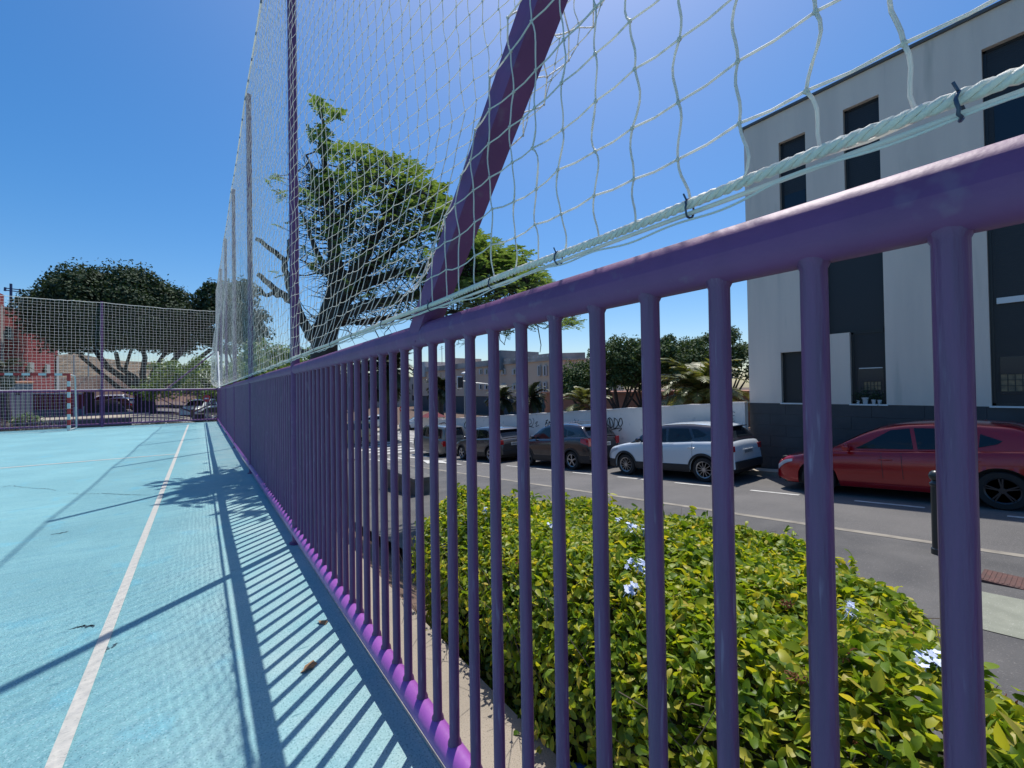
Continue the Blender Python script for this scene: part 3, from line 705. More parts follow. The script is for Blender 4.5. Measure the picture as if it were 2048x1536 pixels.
def palm(label, base, th, rf, nf, tr_, m=PALM, droop=1.0, group=None, up=.9, lw=.035, low=-.35):
    t = thing('palm_tree', label, 'palm', base, 0, group); base = np.array(base)
    tk = MB(); n = 9
    tk.tube([base+[0.05*math.sin(i), .0, th*i/n-.1] for i in range(n+1)], [tr_*(1.25-.25*i/n+.05*(i % 2)) for i in range(n+1)], 12, caps=False); part('trunk', tk, 'barkdark', t, 60)
    top_ = base+[0, 0, th]; V = []; rc = MB()
    for i in range(nf):
        a = rng.uniform(0, 2*math.pi); el = rng.uniform(low, 1.35); L = rf*rng.uniform(.8, 1.1)
        h = np.array([math.cos(a), math.sin(a), 0]); pts = []; p = top_.copy(); ang = el
        for k in range(13):
            pts.append(p.copy()); p = p+(h*math.cos(ang)+np.array([0, 0, math.sin(ang)]))*L/12; ang -= droop*(.05+.13*k/12)
        pts = np.array(pts); rc.tube(pts, [.022*(1-.8*k/12)*rf/1.6 for k in range(13)], 4, caps=False)
        side = np.cross(h, [0, 0, 1.])
        tt = np.linspace(.12, 1, 46); P = np.stack([np.interp(tt*12, range(13), pts[:, j]) for j in range(3)], 1)
        T = unit(np.gradient(P, axis=0)); N = unit(np.cross(np.tile(side, (len(tt), 1)), T)); ll = L*.24*np.sin(np.clip(tt, .1, .97)*math.pi)**.6
        for s_ in (-1, 1):
            d = unit(side*s_*.85+T*.65+N*.18+[0, 0, -.18]+rng.normal(0, .08, P.shape)); E = P+d*ll[:, None]; w_ = T*(lw*rf/1.6)
            V.append((np.stack([P-w_, P+w_, E+w_*.2-[0, 0, .05], E-w_*.2-[0, 0, .05]], 1).reshape(-1, 3), np.arange(4*len(P)).reshape(-1, 4)))
    npmesh('fronds', *merge(V), m, t, off=tuple(base)); part('rachis', rc, 'wood', t)
    return t
c = dep(1400, 786, 18.5); palm('pale green palm with arching fronds over the white wall', (c[0], c[1], -1.9), float(c[2]+1.9), 2.25, 60, .22, droop=1.1, low=-.5)
c = dep(1172, 812, 21); palm('small palm over the wall behind the black parked car', (c[0], c[1], -2.2), float(c[2]+2.2), 1.5, 34, .16, low=-.3)
c = dep(779, 742, 36); palm('tall dark palm with thick trunk at the street crossing', (c[0], c[1], -2.8), float(c[2]+2.8), 2.7, 90, .34, PALMD, low=-1.0, lw=.05)
c = dep(722, 752, 37); palm('dark palm half hidden left of the tall palm', (c[0], c[1], -2.8), float(c[2]+2.8), 2.2, 60, .3, PALMD, low=-.9, lw=.05)
for x, y, D, lb in ((882, 778, 50, 'dark palm left in front of the beige apartment block'), (1003, 796, 48, 'dark palm under the middle windows of the apartment block'), (1062, 796, 46, 'dark palm near the corner of the apartment block')):
    c = dep(x, y, D); palm(lb, (c[0], c[1], -2.75), float(c[2]+2.75), 2.3, 44, .25, PALMD, group='dark palms before the apartment block', lw=.06, low=-.6)
c = dep(10, 735, 27); palm('dry palm fronds hanging at the left edge of the view', (c[0], c[1], -.4), float(c[2]+.4), 1.35, 30, .2, PALMD, low=-1.2, lw=.05)

# the big tree behind the side net
TD = 8.4
tb = dep(664, 830, TD+.3); tb[2] = float(G(tb[0], tb[1]))
tree = thing('leaning_tree', 'large gnarled tree with feathery leaves seen through the side net', 'tree', tuple(tb))
tk = MB(); tips = []
def limb(pts, rs, d0=0, dd=0):
    P = [dep(x, y, TD+d0+dd*i/(len(pts)-1)) for i, (x, y) in enumerate(pts)]
    # refine with wiggle
    Q = []; RR = []
    for i in range(len(P)-1):
        for k in range(4):
            t = k/4; q = P[i]*(1-t)+P[i+1]*t+rng.normal(0, .012+.25*0, 3); Q.append(q); RR.append(rs[i]*(1-t)+rs[i+1]*t)
    Q.append(P[-1]); RR.append(rs[-1]); tk.tube(Q, RR, 9, caps=False); return Q, RR
BASE = [(652, 830), (650, 760), (640, 705), (652, 660), (664, 610)]
tk.tube([tuple(tb-[0, 0, .3]), dep(655, 780, TD+.2), dep(648, 720, TD), dep(650, 668, TD), dep(668, 610, TD)], [.36, .27, .25, .24, .21], 14, caps=False)
mains = [limb([(668, 612), (676, 560), (668, 500), (662, 430), (652, 350), (648, 260), (645, 205)], [.2, .15, .12, .085, .055, .03, .012]),
 limb([(670, 610), (700, 560), (740, 500), (770, 440), (800, 380)], [.16, .12, .08, .05, .02], 0, -.9),
 limb([(672, 600), (730, 540), (810, 480), (880, 440)], [.14, .1, .06, .02], 0, .7),
 limb([(668, 620), (720, 570), (800, 545), (900, 530), (1000, 520)], [.15, .11, .08, .05, .02], 0, .3),
 limb([(660, 640), (730, 610), (830, 590), (940, 575), (1050, 575)], [.13, .1, .07, .045, .015], 0, -.8),
 limb([(655, 650), (760, 640), (880, 625), (1000, 618), (1110, 640)], [.07, .05, .035, .02, .008], .1, 1.0),
 limb([(650, 690), (620, 670), (605, 640), (585, 600), (545, 575), (515, 548)], [.12, .1, .085, .07, .055, .04], 0, -.9),
 limb([(598, 625), (575, 560), (570, 520), (545, 500), (512, 478)], [.07, .06, .05, .045, .035], -.3, -.5),
 limb([(590, 610), (560, 590), (530, 590), (520, 580)], [.05, .04, .035, .025], -.5, -.3),
 limb([(575, 520), (578, 480), (600, 462)], [.03, .02, .008], -.5, -.2),
 limb([(664, 560), (630, 500), (618, 460), (600, 420)], [.07, .05, .03, .015], 0, -.7),
 limb([(662, 440), (640, 370), (612, 310)], [.05, .035, .02], 0, .2), limb([(665, 470), (700, 400), (730, 340)], [.06, .035, .012], 0, .5),
 limb([(690, 570), (640, 540), (600, 520)], [.05, .03, .012], 0, .8), limb([(640, 700), (610, 705), (590, 690)], [.06, .04, .02], 0, .8)]
anch = []
for Q, RR in mains[:6]+mains[11:14]:
    for q, r_ in zip(Q, RR):
        if r_ < .14: anch.append((q, r_))
# crown outline of the photograph as blobs (x, y, rx, ry)
blobs = [(905, 445, 30, 24), (930, 468, 34, 24), (968, 492, 34, 22), (915, 500, 40, 30), (1010, 530, 40, 24), (880, 405, 26, 20), (1045, 560, 40, 22), (955, 580, 50, 26), (870, 570, 46, 26), (990, 545, 46, 26), (645, 207, 20, 16), (672, 228, 18, 12), (640, 265, 22, 20), (655, 300, 20, 18), (690, 305, 26, 20), (728, 305, 26, 20), (762, 320, 30, 20), (800, 335, 30, 26), (830, 350, 26, 24), (690, 355, 40, 28), (640, 360, 22, 22), (740, 370, 40, 30), (800, 400, 40, 34), (850, 390, 30, 26), (870, 372, 22, 12), (890, 430, 34, 30), (620, 390, 30, 22), (690, 430, 46, 32), (640, 450, 40, 26), (760, 450, 46, 36), (830, 460, 44, 36), (900, 490, 44, 34), (600, 440, 20, 14), (955, 495, 36, 26), (990, 520, 40, 24), (1030, 510, 30, 20), (1060, 545, 36, 24), (1085, 570, 26, 14), (700, 500, 40, 30), (770, 520, 46, 30), (850, 535, 46, 30), (930, 550, 46, 28), (1010, 570, 46, 24), (640, 520, 28, 20), (545, 358, 14, 9), (562, 385, 8, 10), (556, 448, 12, 7), (550, 545, 16, 8), (720, 575, 36, 22), (800, 600, 40, 22), (880, 600, 40, 22), (960, 610, 40, 18), (1060, 640, 30, 14), (1120, 645, 34, 12), (1145, 640, 22, 10), (1000, 660, 26, 12), (920, 680, 22, 10), (600, 500, 14, 10)]
Vs = []; tw = MB()
anp = np.array([a[0] for a in anch])
wt = np.array([b_[2]*b_[3] for b_ in blobs], float); wt /= wt.sum()
for bi, (bx, by, brx, bry) in enumerate(blobs):
    ns = max(7, int(3700*wt[bi])); 
    lowz = by > 470
    ns = int(ns*(.38 if by > 425 and bx < 780 else .62 if by > 455 and bx < 930 else .85 if bx < 860 else 1.5))
    for _ in range(ns):
        a = rng.uniform(0, 2*math.pi); q = math.sqrt(rng.random()); D = TD+rng.normal(-.25, .85 if brx > 22 else .25)
        c = dep(bx+math.cos(a)*q*brx*1.05, by+math.sin(a)*q*bry*1.05, D)
        # a feathery frond: rachis with leaflets, held roughly flat
        hdir = rng.uniform(0, 2*math.pi); L = rng.uniform(.13, .28); h = np.array([math.cos(hdir), math.sin(hdir), rng.uniform(-.35, .15)]); s_ = unit(np.cross(h, [0, 0, 1.]))
        tt = np.linspace(0, 1, 8); P = c+h*(tt-.5)[:, None]*L+np.array([0, 0, -1])*(tt**2)[:, None]*L*.25
        for sg_ in (-1, 1):
            E = P+(s_*sg_+h*.3)*(L*.26*np.sin(np.clip(tt, .08, .95)*math.pi)**.5)[:, None]+rng.normal(0, .006, P.shape); wd = h*L*.085
            Vs.append((np.stack([P-wd, P+wd, E+wd*.6, E-wd*.6], 1).reshape(-1, 3), np.arange(4*len(P)).reshape(-1, 4)))
        if rng.random() < .34:
            j = np.argmin(((anp-c)**2).sum(1)+rng.random(len(anp))*.25); st_ = anp[j]; md = (st_+c)/2+[0, 0, -.05]+rng.normal(0, .05, 3)
            if np.linalg.norm(st_-c) < 1.3: tw.tube([st_, st_*.6+md*.4+rng.normal(0, .02, 3), md, md*.4+c*.6+rng.normal(0, .02, 3), c], [.016, .013, .010, .007, .004], 5, caps=False)
# the dark tangle of bare inner branches
inner = [i for i, a in enumerate(anch) if a[1] > .03 and a[0][2] < 5.6]
for _ in range(900):
    j = inner[rng.integers(0, len(inner))]; p = anp[j].copy(); d = unit(np.array([rng.normal(0, 1), rng.normal(0, 1), rng.normal(.1, .3)])); pts = [p.copy()]; r_ = rng.uniform(.006, .018)
    for k in range(6): d = unit(d+rng.normal(0, .28, 3)); p = p+d*rng.uniform(.08, .17); pts.append(p.copy())
    tw.tube(pts, [r_*(1-.13*k) for k in range(7)], 5, caps=False)
for pl_ in (((995, 640), (1000, 680), (1010, 690)), ((1010, 640), (1015, 665), (1008, 690)), ((1075, 650), (1082, 690), (1080, 705)), ((590, 610), (595, 660), (575, 700))):
    tw.tube([dep(x, y, TD+.2) for x, y in pl_], [.012, .009, .006], 5)
part('trunk', tk, 'barkdark', tree, 60); part('branches', tw, 'barkdark', tree, 60)
npmesh('foliage', *merge(Vs), FEATHER, tree, off=tuple(tb))

# ================================================================== GREY RENDERED BUILDING
BX, BY0, BY1, ZB0, ZB1 = 13.0, 5.975, -9.0, .745, 8.80
bld = thing('rendered_building', 'grey rendered building with tall dark windows above slate cladding', 'building', (BX, BY0, -1.2))
# openings (y_left, y_right, z_low, z_high); y_left is the larger Y
ops = [(5.05, 4.41, 5.2, 7.97), (5.12, 4.06, .76, 2.15), (3.58, 2.885, 4.62, 8.10), (4.06, 2.885, 2.53, 4.62), (3.56, 2.885, .76, 2.53), (1.24, -.3, .76, 8.08), (-1.6, -2.4, .76, 8.05), (-4.2, -5.6, .76, 8.05)]
ys_ = sorted({BY0, BY1} | {y for o_ in ops for y in o_[:2]}, reverse=True); zs_ = sorted({ZB0, ZB1} | {z for o_ in ops for z in o_[2:]})
wl = MB()
def hole(y, z): return any(o_[1] < y < o_[0] and o_[2] < z < o_[3] for o_ in ops)
RD = .17
for i in range(len(ys_)-1):
    for j in range(len(zs_)-1):
        ya, yb, za, zb_ = ys_[i], ys_[i+1], zs_[j], zs_[j+1]; ym, zm = (ya+yb)/2, (za+zb_)/2
        if hole(ym, zm): continue
        wl.add([(BX, ya, za), (BX, yb, za), (BX, yb, zb_), (BX, ya, zb_)], [(0, 3, 2, 1)])
        for (dy, dz, e) in ((1, 0, (ya, za, ya, zb_)), (-1, 0, (yb, za, yb, zb_)), (0, 1, (ya, zb_, yb, zb_)), (0, -1, (ya, za, yb, za))):
            yn, zn = ym+dy*(ya-yb+.01)/2*1.01, zm+dz*(zb_-za+.01)/2*1.01
            if ZB0 < zn < ZB1 and BY1 < yn < BY0 and hole(ym+dy*((ya-yb)/2+.01), zm+dz*((zb_-za)/2+.01)):
                a, b_, c_, d_ = e; wl.add([(BX, a, b_), (BX, c_, d_), (BX+RD, c_, d_), (BX+RD, a, b_)], [(0, 1, 2, 3)], 1 if dz == 1 or dy != 0 else 0)
wl.add([(BX, BY0, ZB0), (BX+9, BY0, ZB0), (BX+9, BY0, ZB1), (BX, BY0, ZB1)], [(0, 1, 2, 3)])
wl.add([(BX, BY0, ZB1), (BX+9, BY0, ZB1), (BX+9, BY1, ZB1), (BX, BY1, ZB1)], [(0, 1, 2, 3)])
wl.add([(BX, BY1, ZB0), (BX+9, BY1, ZB0), (BX+9, BY1, ZB1), (BX, BY1, ZB1)], [(0, 1, 2, 3)])
wl.add([(BX+9, BY0, ZB0), (BX+9, BY1, ZB0), (BX+9, BY1, ZB1), (BX+9, BY0, ZB1)], [(0, 1, 2, 3)])
wo = part('wall', wl, ['render', 'reveal'], bld)
# slate base of separate courses with pale joints
pl = MB(); pl.box((BX+.02, BY1, -1.9), (BX+8.9, BY0-.01, ZB0-.002), 1)
zc = ZB0-.004; row = 0
while zc > -1.9:
    h_ = .305; y = BY0+(-.0 if row % 2 else -.0); first = .55 if row % 2 else .95
    yy = BY0
    while yy > BY1:
        L_ = first if yy == BY0 else .93
        pl.box((BX-.004, max(yy-L_+.006, BY1), zc-h_+.006), (BX+.03, yy, zc)); yy -= L_
    zc -= h_; row += 1
part('plinth', pl, ['tile', 'joint'], bld)
part('coping', MB().box((BX-.06, BY1, ZB1+.002), (BX+.35, BY0+.09, ZB1+.065)), 'cap', bld)
for (ya, yb, za, zb_) in ops:
    if za < 1: part('sill', MB().box((BX-.035, yb-.03, za-.035), (BX+RD, ya+.03, za-.001)), 'white', bld)
def window(ya, yb, za, zb_, glass=(), slats=True):
    w_ = MB(); w_.box((BX+RD-.03, yb, za), (BX+RD+.02, ya, zb_))
    if slats:
        z = za+.03
        while z < zb_-.03: w_.box((BX+RD-.036, yb+.03, z), (BX+RD-.029, ya-.03, z+.042)); z += .05
    o_ = part('window', w_, 'shutter', bld)
    fr = MB()
    for (a, b_, c_, d_) in ((ya-.05, ya-.002, za, zb_), (yb+.002, yb+.05, za, zb_), (yb, ya, zb_-.05, zb_-.002), (yb, ya, za+.001, za+.05)):
        fr.box((BX+RD-.055, min(a, b_), c_), (BX+RD-.03, max(a, b_), d_))
    part('frame', fr, 'frame', o_)
    for g in glass: part('pane', MB().box((BX+RD-.047, g[1], g[2]), (BX+RD-.0365, g[0], g[3])), 'pane', o_)
window(*ops[0], glass=[(4.98, 4.47, 5.25, 6.5)]); window(*ops[1])
window(*ops[2]); window(*ops[3], slats=False); window(*ops[4], glass=[(3.44, 2.95, .95, 1.62)]); window(*ops[5], glass=[(1.12, -.2, 1.0, 1.75), (1.1, -.2, 4.9, 6.9)]); window(*ops[6]); window(*ops[7])
wp = MB()
for i in range(3):
    for (a, b_, c_, d_) in ((1.02, .42, 1.1, 1.45),): pass
lw_ = [o_ for o_ in bld.children if o_.name.startswith('window')]
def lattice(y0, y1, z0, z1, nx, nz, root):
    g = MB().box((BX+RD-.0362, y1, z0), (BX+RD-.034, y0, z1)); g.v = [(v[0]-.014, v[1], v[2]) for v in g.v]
    part('painted_reflection', g, mat('amber_reflection', (.30, .22, .12), .5, c2=(.12, .10, .07), scale=9), root)  # amber glass reflection, painted on as a plain coloured panel
    gr = MB()
    for i in range(nx+1): y = y0+(y1-y0)*i/nx; gr.box((BX+RD-.062, y-.006, z0-.02), (BX+RD-.054, y+.006, z1+.02))
    for i in range(nz+1): z = z0+(z1-z0)*i/nz; gr.box((BX+RD-.066, y1, z-.005), (BX+RD-.0625, y0, z+.005))
    part('grille', gr, 'frame', root)
lattice(3.33, 3.0, 1.10, 1.30, 5, 2, lw_[4]); lattice(1.12, .25, 1.05, 1.40, 9, 3, lw_[5])
part('shutter_box', MB().box((BX+RD-.09, -.28, 2.83), (BX+RD-.04, 1.14, 2.95)), 'white', lw_[5])
part('blind_edge', MB().box((BX+RD-.052, 2.97, 1.62), (BX+RD-.04, 3.42, 1.64)), 'white', lw_[4])
dp = MB().box((BX-.008, 5.45, 3.05), (BX-.002, 5.30, 6.2))
for i, (y, s_) in enumerate(((3.43, .7), (3.29, 1.25), (3.13, .85), (3.02, .8))):
    t = thing('flower_pot', ['smallest white pot, leftmost on the grey building window sill', 'largest white pot with a plant on the grey building sill', 'white pot third from the left on the window sill', 'white pot rightmost on the window sill'][i], 'flower pot', (BX+.04, y, .761), 0, 'white pots on the window sill')
    MB().lathe([(.036*s_, 0), (.05*s_, .10*s_), (.055*s_, .10*s_), (.055*s_, .125*s_), (.045*s_, .12*s_)], n=16).build('pot', 'potwhite', t, 40)
    C_ = rng.normal(0, .05, (90, 3))*[1, 1, 1.4]+[0, 0, .12*s_+.09]; npmesh('plant', *cards(C_, rng.normal(0, 1, (90, 3)), .045, .5), FICUS, t)

# ================================================================== WHITE WALL WITH GRAFFITI
WX = 12.72
def wtop(Y): return float(np.interp(Y, [5.98, 11.15, 13.5, 18.5, 26.9], [.755, .39, .21, -.15, -.80]))
Yw = np.linspace(5.98, 26.9, 60)
ww = thing('boundary_wall', 'long white rendered wall with graffiti running downhill behind the parked cars', 'wall', (WX, 5.98, -2))
wm = MB(); wm.grid(np.array([[(WX+dx+.006*math.sin(y*3), y, z) for dx, z in ((0, float(street(y))-.2), (0, wtop(y)+.01*math.sin(y*5)), (.18, wtop(y)+.01*math.sin(y*5)), (.18, -4))] for y in Yw]))
wm.add([(WX, 26.9, -4), (WX+.18, 26.9, -4), (WX+.18, 26.9, wtop(26.9)), (WX, 26.9, wtop(26.9))], [(0, 1, 2, 3)])
part('wall_face', wm, 'wallwhite', ww)
part('coping', MB().grid(np.array([[(WX+dx, y, wtop(y)+.012*math.sin(y*5)+dz) for dx, dz in ((-.02, -.01), (-.02, .035), (.2, .035), (.2, -.01))] for y in Yw])), 'wallwhite', ww)
def graff(name, strokes, m, w_=.012):
    g = MB()
    for st_ in strokes:
        pts = [onx(x, y, WX-.006) for x, y in st_]
        # smooth the stroke
        pp = []
        for i in range(len(pts)-1):
            p0, p1, p2, p3 = pts[max(i-1, 0)], pts[i], pts[i+1], pts[min(i+2, len(pts)-1)]
            for k in range(5):
                t = k/5; pp.append(.5*((2*p1)+(p2-p0)*t+(2*p0-5*p1+4*p2-p3)*t*t+(3*p1-p0-3*p2+p3)*t**3))
        pp.append(pts[-1])
        for i in range(len(pp)-1):
            a, b_ = pp[i], pp[i+1]; d = unit(b_-a); nn = np.cross(d, [1., 0, 0])*w_
            x_ = WX-.012-.0002*i
            v = [a-nn-d*w_*.5, a+nn-d*w_*.5, b_+nn+d*w_*.5, b_-nn+d*w_*.5]; g.add([(x_, q[1], q[2]) for q in v], [(0, 1, 2, 3)])
    part(name, g, m, ww)
graff('graffiti', [[(1213, 857), (1217, 836), (1222, 855), (1214, 848)], [(1212, 836), (1214, 858)], [(1219, 838), (1219, 856), (1226, 852), (1224, 840), (1219, 835)], [(1229, 838), (1228, 857), (1236, 850), (1234, 840), (1228, 836)], [(1240, 838), (1237, 848), (1241, 853), (1245, 846), (1243, 837), (1239, 838)], [(1211, 857), (1222, 859), (1240, 856), (1243, 858), (1238, 862)], [(1220, 859), (1222, 862)]], 'graf', .016)
graff('graffiti', [[(1145, 842), (1147, 850), (1151, 844), (1154, 851)], [(1149, 838), (1153, 846), (1157, 840)], [(1146, 852), (1153, 853), (1160, 850)]], 'graf', .010)
graff('graffiti', [[(1091, 850), (1093, 844), (1096, 851), (1099, 843), (1101, 851)], [(1098, 846), (1104, 845), (1108, 842)], [(1092, 842), (1096, 840)]], 'graf', .022)
graff('graffiti', [[(1056, 842), (1060, 838), (1063, 846), (1057, 850), (1064, 852), (1068, 842), (1066, 836)], [(1070, 848), (1075, 843), (1072, 853), (1078, 850)], [(1055, 852), (1068, 855)]], 'graf', .012)
graff('graffiti', [[(929, 850), (932, 843), (936, 846), (934, 856), (929, 854), (930, 846), (938, 843)], [(934, 858), (938, 850)]], 'graf', .02)
graff('graffiti', [[(880, 852), (884, 848), (889, 852), (886, 858), (880, 857), (882, 850)], [(887, 848), (892, 853), (889, 860)], [(878, 848), (890, 846), (893, 858), (882, 861)]], 'grafr', .03)
graff('graffiti', [[(1459, 824), (1464, 823), (1470, 825)], [(1459, 832), (1469, 831)], [(1461, 828), (1461, 836)], [(1460, 838), (1468, 838)], [(1462, 843), (1470, 842)]], 'graf', .007)

# ================================================================== CARS
def spline(pts, s):
    """smooth profile through control points"""
    x = np.array([p[0] for p in pts], float); y = np.array([p[1] for p in pts], float)
    m_ = np.gradient(y, x); s = np.clip(s, x[0], x[-1]); i = np.clip(np.searchsorted(x, s)-1, 0, len(x)-2); h = x[i+1]-x[i]; t = (s-x[i])/h
    lin = (y[i+1]-y[i])/h; a = np.where(m_[i]*lin > 0, np.minimum(np.abs(m_[i]), 2.5*np.abs(lin))*np.sign(lin), 0); b = np.where(m_[i+1]*lin > 0, np.minimum(np.abs(m_[i+1]), 2.5*np.abs(lin))*np.sign(lin), 0)
    return (2*t**3-3*t**2+1)*y[i]+(t**3-2*t**2+t)*h*a+(-2*t**3+3*t**2)*y[i+1]+(t**3-t**2)*h*b
def car(label, loc, L, W, zt, hood, green, wb, fo, rw, paint, sill=.24, roofcol=None, dlo=None, trim=False, rz=0, rx=0, spokes=5, dark_rim=False, belt=None, plate=True, group='cars parked along the street', rails=False, detail=True, lamp=None, tail=None, name='parked_car'):
    t = thing(name, label, 'car', loc, rz, group, rx)
    hy = L/2; W2 = W/2
    ax = [fo, fo+wb]; ra = rw+.055
    def wid(s):
        s = np.asarray(s, float); f = np.clip((.75-s)/.75, 0, 1)**2.6*.23; r_ = np.clip((s-(L-.55))/.55, 0, 1)**2.4*.15
        return W2*(1-f-r_)
    def top_(s): return spline(hood, s)
    V_ = np.array([0, .07, .16, .30, .46, .60, .72, .82, .90, .96, 1.0]); SH = np.array([.955, .985, .995, 1.0, 1.0, .995, .985, .972, .955, .93, .875])
    def sidex(s, z):
        zt_ = top_(s); v = np.clip((z-sill)/(zt_-sill), 0, 1); return wid(s)*np.interp(v, V_, SH)
    S = np.unique(np.concatenate([[0, .015, .04, .08, .14], np.arange(.2, L-.14, .05), [L-.14, L-.08, L-.04, L-.015, L]]+[np.linspace(a-ra, a+ra, 25) for a in ax]))
    rows = []
    for s in S:
        zl = sill+.10*max(0, 1-s/.25)+.12*max(0, 1-(L-s)/.3)
        for a in ax:
            if abs(s-a) < ra: zl = max(zl, rw+math.sqrt(ra*ra-(s-a)**2))
        zt_ = float(top_(s)); e = min(s, L-s); rnd = 1-.045*max(0, 1-e/.06)
        half = [(float(sidex(s, sill+(zt_-sill)*v))*rnd, max(zl, sill+(zt_-sill)*v)) for v in V_]
        half += [(half[-1][0]*.8, zt_+.018), (half[-1][0]*.4, zt_+.032), (0, zt_+.036)]
        y = hy-s; rows.append([(-x, y, z) for x, z in half]+[(x, y, z) for x, z in half[-2::-1]])
    b = MB().grid(np.array(rows)); n_ = len(rows[0]); b.f += [tuple(range(n_)), tuple(range(len(rows)*n_-1, (len(rows)-1)*n_-1, -1))]; b.mi += [0, 0]
    b.build('body', paint, t, 32)
    # floor and wheel wells
    fl = MB().box((-W2*.80, -hy+.15, sill-.03), (W2*.80, hy-.15, sill+.55))
    fl.build('underbody', 'plastic', t)
    # greenhouse
    g0, g1, g2, g3 = [g[0] for g in (green[0], green[1], green[-2], green[-1])]; hmax = zt
    SG = np.unique(np.concatenate([np.linspace(g0, g3, 60)]))
    def gt(s): return spline(green, s)
    def gx(s, z):
        bz = top_(s); base = wid(s)*.885; fr = np.clip((z-bz)/(hmax-bz), 0, 1); return base*(1-.20*fr**1.15)
    rows = []
    for s in SG:
        z1 = float(gt(s)); z0 = float(top_(s))-.01; z1 = max(z1, z0+.005); h = z1-z0; half = []
        for v in (0, .3, .6, .84): half.append((float(gx(s, z0+h*v)), z0+h*v))
        xt = float(gx(s, z1)); half += [(xt-.012-.0*h, z0+h*.93), (xt-.05, z1-.004), (xt*.6, z1+.022), (0, z1+.032)]
        y = hy-s; rows.append([(-x, y, z) for x, z in half]+[(x, y, z) for x, z in half[-2::-1]])
    MB().grid(np.array(rows)).build('cabin', roofcol or paint, t, 40)
    if roofcol and roofcol != paint:
        rr_ = []
        for s in np.linspace(g1-.1, g2+.05, 20): z1 = float(gt(s)); xt = float(gx(s, z1)); rr_.append([(x, hy-s, z1+dz) for x, dz in ((-xt+.05, .006), (-xt*.6, .032), (0, .042), (xt*.6, .032), (xt-.05, .006))])
        MB().grid(np.array(rr_)).build('roof', paint, t, 40)
    # windscreen and rear window laid on the cabin surface
    def screen(name_, sa, sb, inset):
        rr_ = []
        for s in np.linspace(sa, sb, 9):
            z1 = float(gt(s)); xt = float(gx(s, z1))-.05-inset; rr_.append([(x*xt, hy-s, z1+.010+.030*(1-x*x)) for x in (-1, -.6, 0, .6, 1)])
        MB().grid(np.array(rr_)).build(name_, 'glass', t, 60)
    screen('windscreen', g0+.10, g1-.04, .02); screen('rear_window', g2+.04, g3-.05, .06)
    # side windows
    for poly_ in dlo:
        P = np.array(poly_, float); m1 = MB()
        for sgn in (-1, 1):
            c_ = P.mean(0); ring = [P*(1-k)+c_*k for k in (0, .5, .999)]
            vs = []; nP = len(P)
            for rg_ in ring:
                for s, z in rg_: vs.append((sgn*(float(gx(s, z))+.008), hy-s, z))
            fs = [(k*nP+i, k*nP+(i+1) % nP, (k+1)*nP+(i+1) % nP, (k+1)*nP+i) for k in range(2) for i in range(nP)]
            m1.add(vs, fs)
            m1.build('side_window', 'glass', t); m1 = MB()
    def patch(name_, pts_s, zlo, zhi, m, off=.007, both=True, nz=5, parent=None):
        mm = MB()
        for sgn in ((-1, 1) if both else (-1,)):
            rr_ = []
            for i, s in enumerate(pts_s):
                za = zlo[i] if hasattr(zlo, '__len__') else zlo; zb2 = zhi[i] if hasattr(zhi, '__len__') else zhi
                rr_.append([(sgn*(float(sidex(s, z))+off), hy-s, z) for z in np.linspace(za, zb2, nz)])
            mm.grid(np.array(rr_)); mm.build(name_, m, parent or t, 50); mm = MB()
    if trim:
        sp_ = [s for s in np.linspace(.05, L-.05, 90) if all(abs(s-a) > ra+.0 for a in ax)]
        segs = [[s for s in sp_ if s < ax[0]], [s for s in sp_ if ax[0] < s < ax[1]], [s for s in sp_ if s > ax[1]]]
        for sg_ in segs:
            if len(sg_) > 1: patch('lower_trim', sg_, [sill-.01]*len(sg_), [sill+(.20 if sg_ is segs[1] else .24)]*len(sg_), 'plastic', .010)
        for a in ax:
            mm = MB()
            for sgn in (-1, 1):
                rr_ = []
                for q in np.linspace(-.12, math.pi+.12, 25):
                    row_ = []
                    for k in (0, .03, .06): s = a-math.cos(q)*(ra+k-.003); z = rw+math.sin(q)*(ra+k-.003); row_.append((sgn*(float(sidex(s, max(z, sill)))+.014), hy-s, z))
                    rr_.append(row_)
                mm.grid(np.array(rr_)); mm.build('arch_trim', 'plastic', t, 50); mm = MB()
    if detail:
        for sd_, zh in ((g1+.02, None), (fo+wb*.535, None), (fo+wb-.28, None)):
            za = sill+.22 if sd_ < fo+wb-.3 else rw+.34
            patch('door_gap', [sd_-.004, sd_+.004], za, float(top_(sd_))-.03, 'plastic', .0025, nz=8)
        for sh_ in (fo+wb*.535-.24, fo+wb-.30): 
            zz_ = float(top_(sh_))-.17; hm_ = MB()
            for sgn in (-1, 1): x = sgn*(float(sidex(sh_, zz_))+.006); hm_.tube([(x, hy-sh_+.10, zz_), (x+sgn*.022, hy-sh_+.07, zz_+.003), (x+sgn*.022, hy-sh_-.07, zz_+.003), (x, hy-sh_-.10, zz_)], .011, 6); hm_.build('door_handle', 'chrome' if paint == 'white_paint' else paint, t, 50); hm_ = MB()
        patch('character_line', list(np.linspace(fo+rw+.1, L-.25, 30)), [float(top_(s))-.245 for s in np.linspace(fo+rw+.1, L-.25, 30)], [float(top_(s))-.235 for s in np.linspace(fo+rw+.1, L-.25, 30)], paint, .006, nz=2)
    for sgn in (-1, 1):
        s_ = g0+.42; z_ = float(top_(s_))+.07; x = sgn*(float(wid(s_))*.93)
        mr = MB().lathe([(.02, -.10), (.075, -.08), (.085, -.02), (.08, .05), (.05, .1), (.01, .12)], (0, 0, 0), 'x', 12)
        mr.v = [(x+sgn*.10+v[0]*.9, hy-s_+v[1]*.75, z_+v[2]*.9) for v in mr.v]; mr.tube([(x-sgn*.04, hy-s_, z_-.04), (x+sgn*.06, hy-s_, z_-.01)], .02, 6)
        mr.build('mirror', roofcol or paint, t, 50)
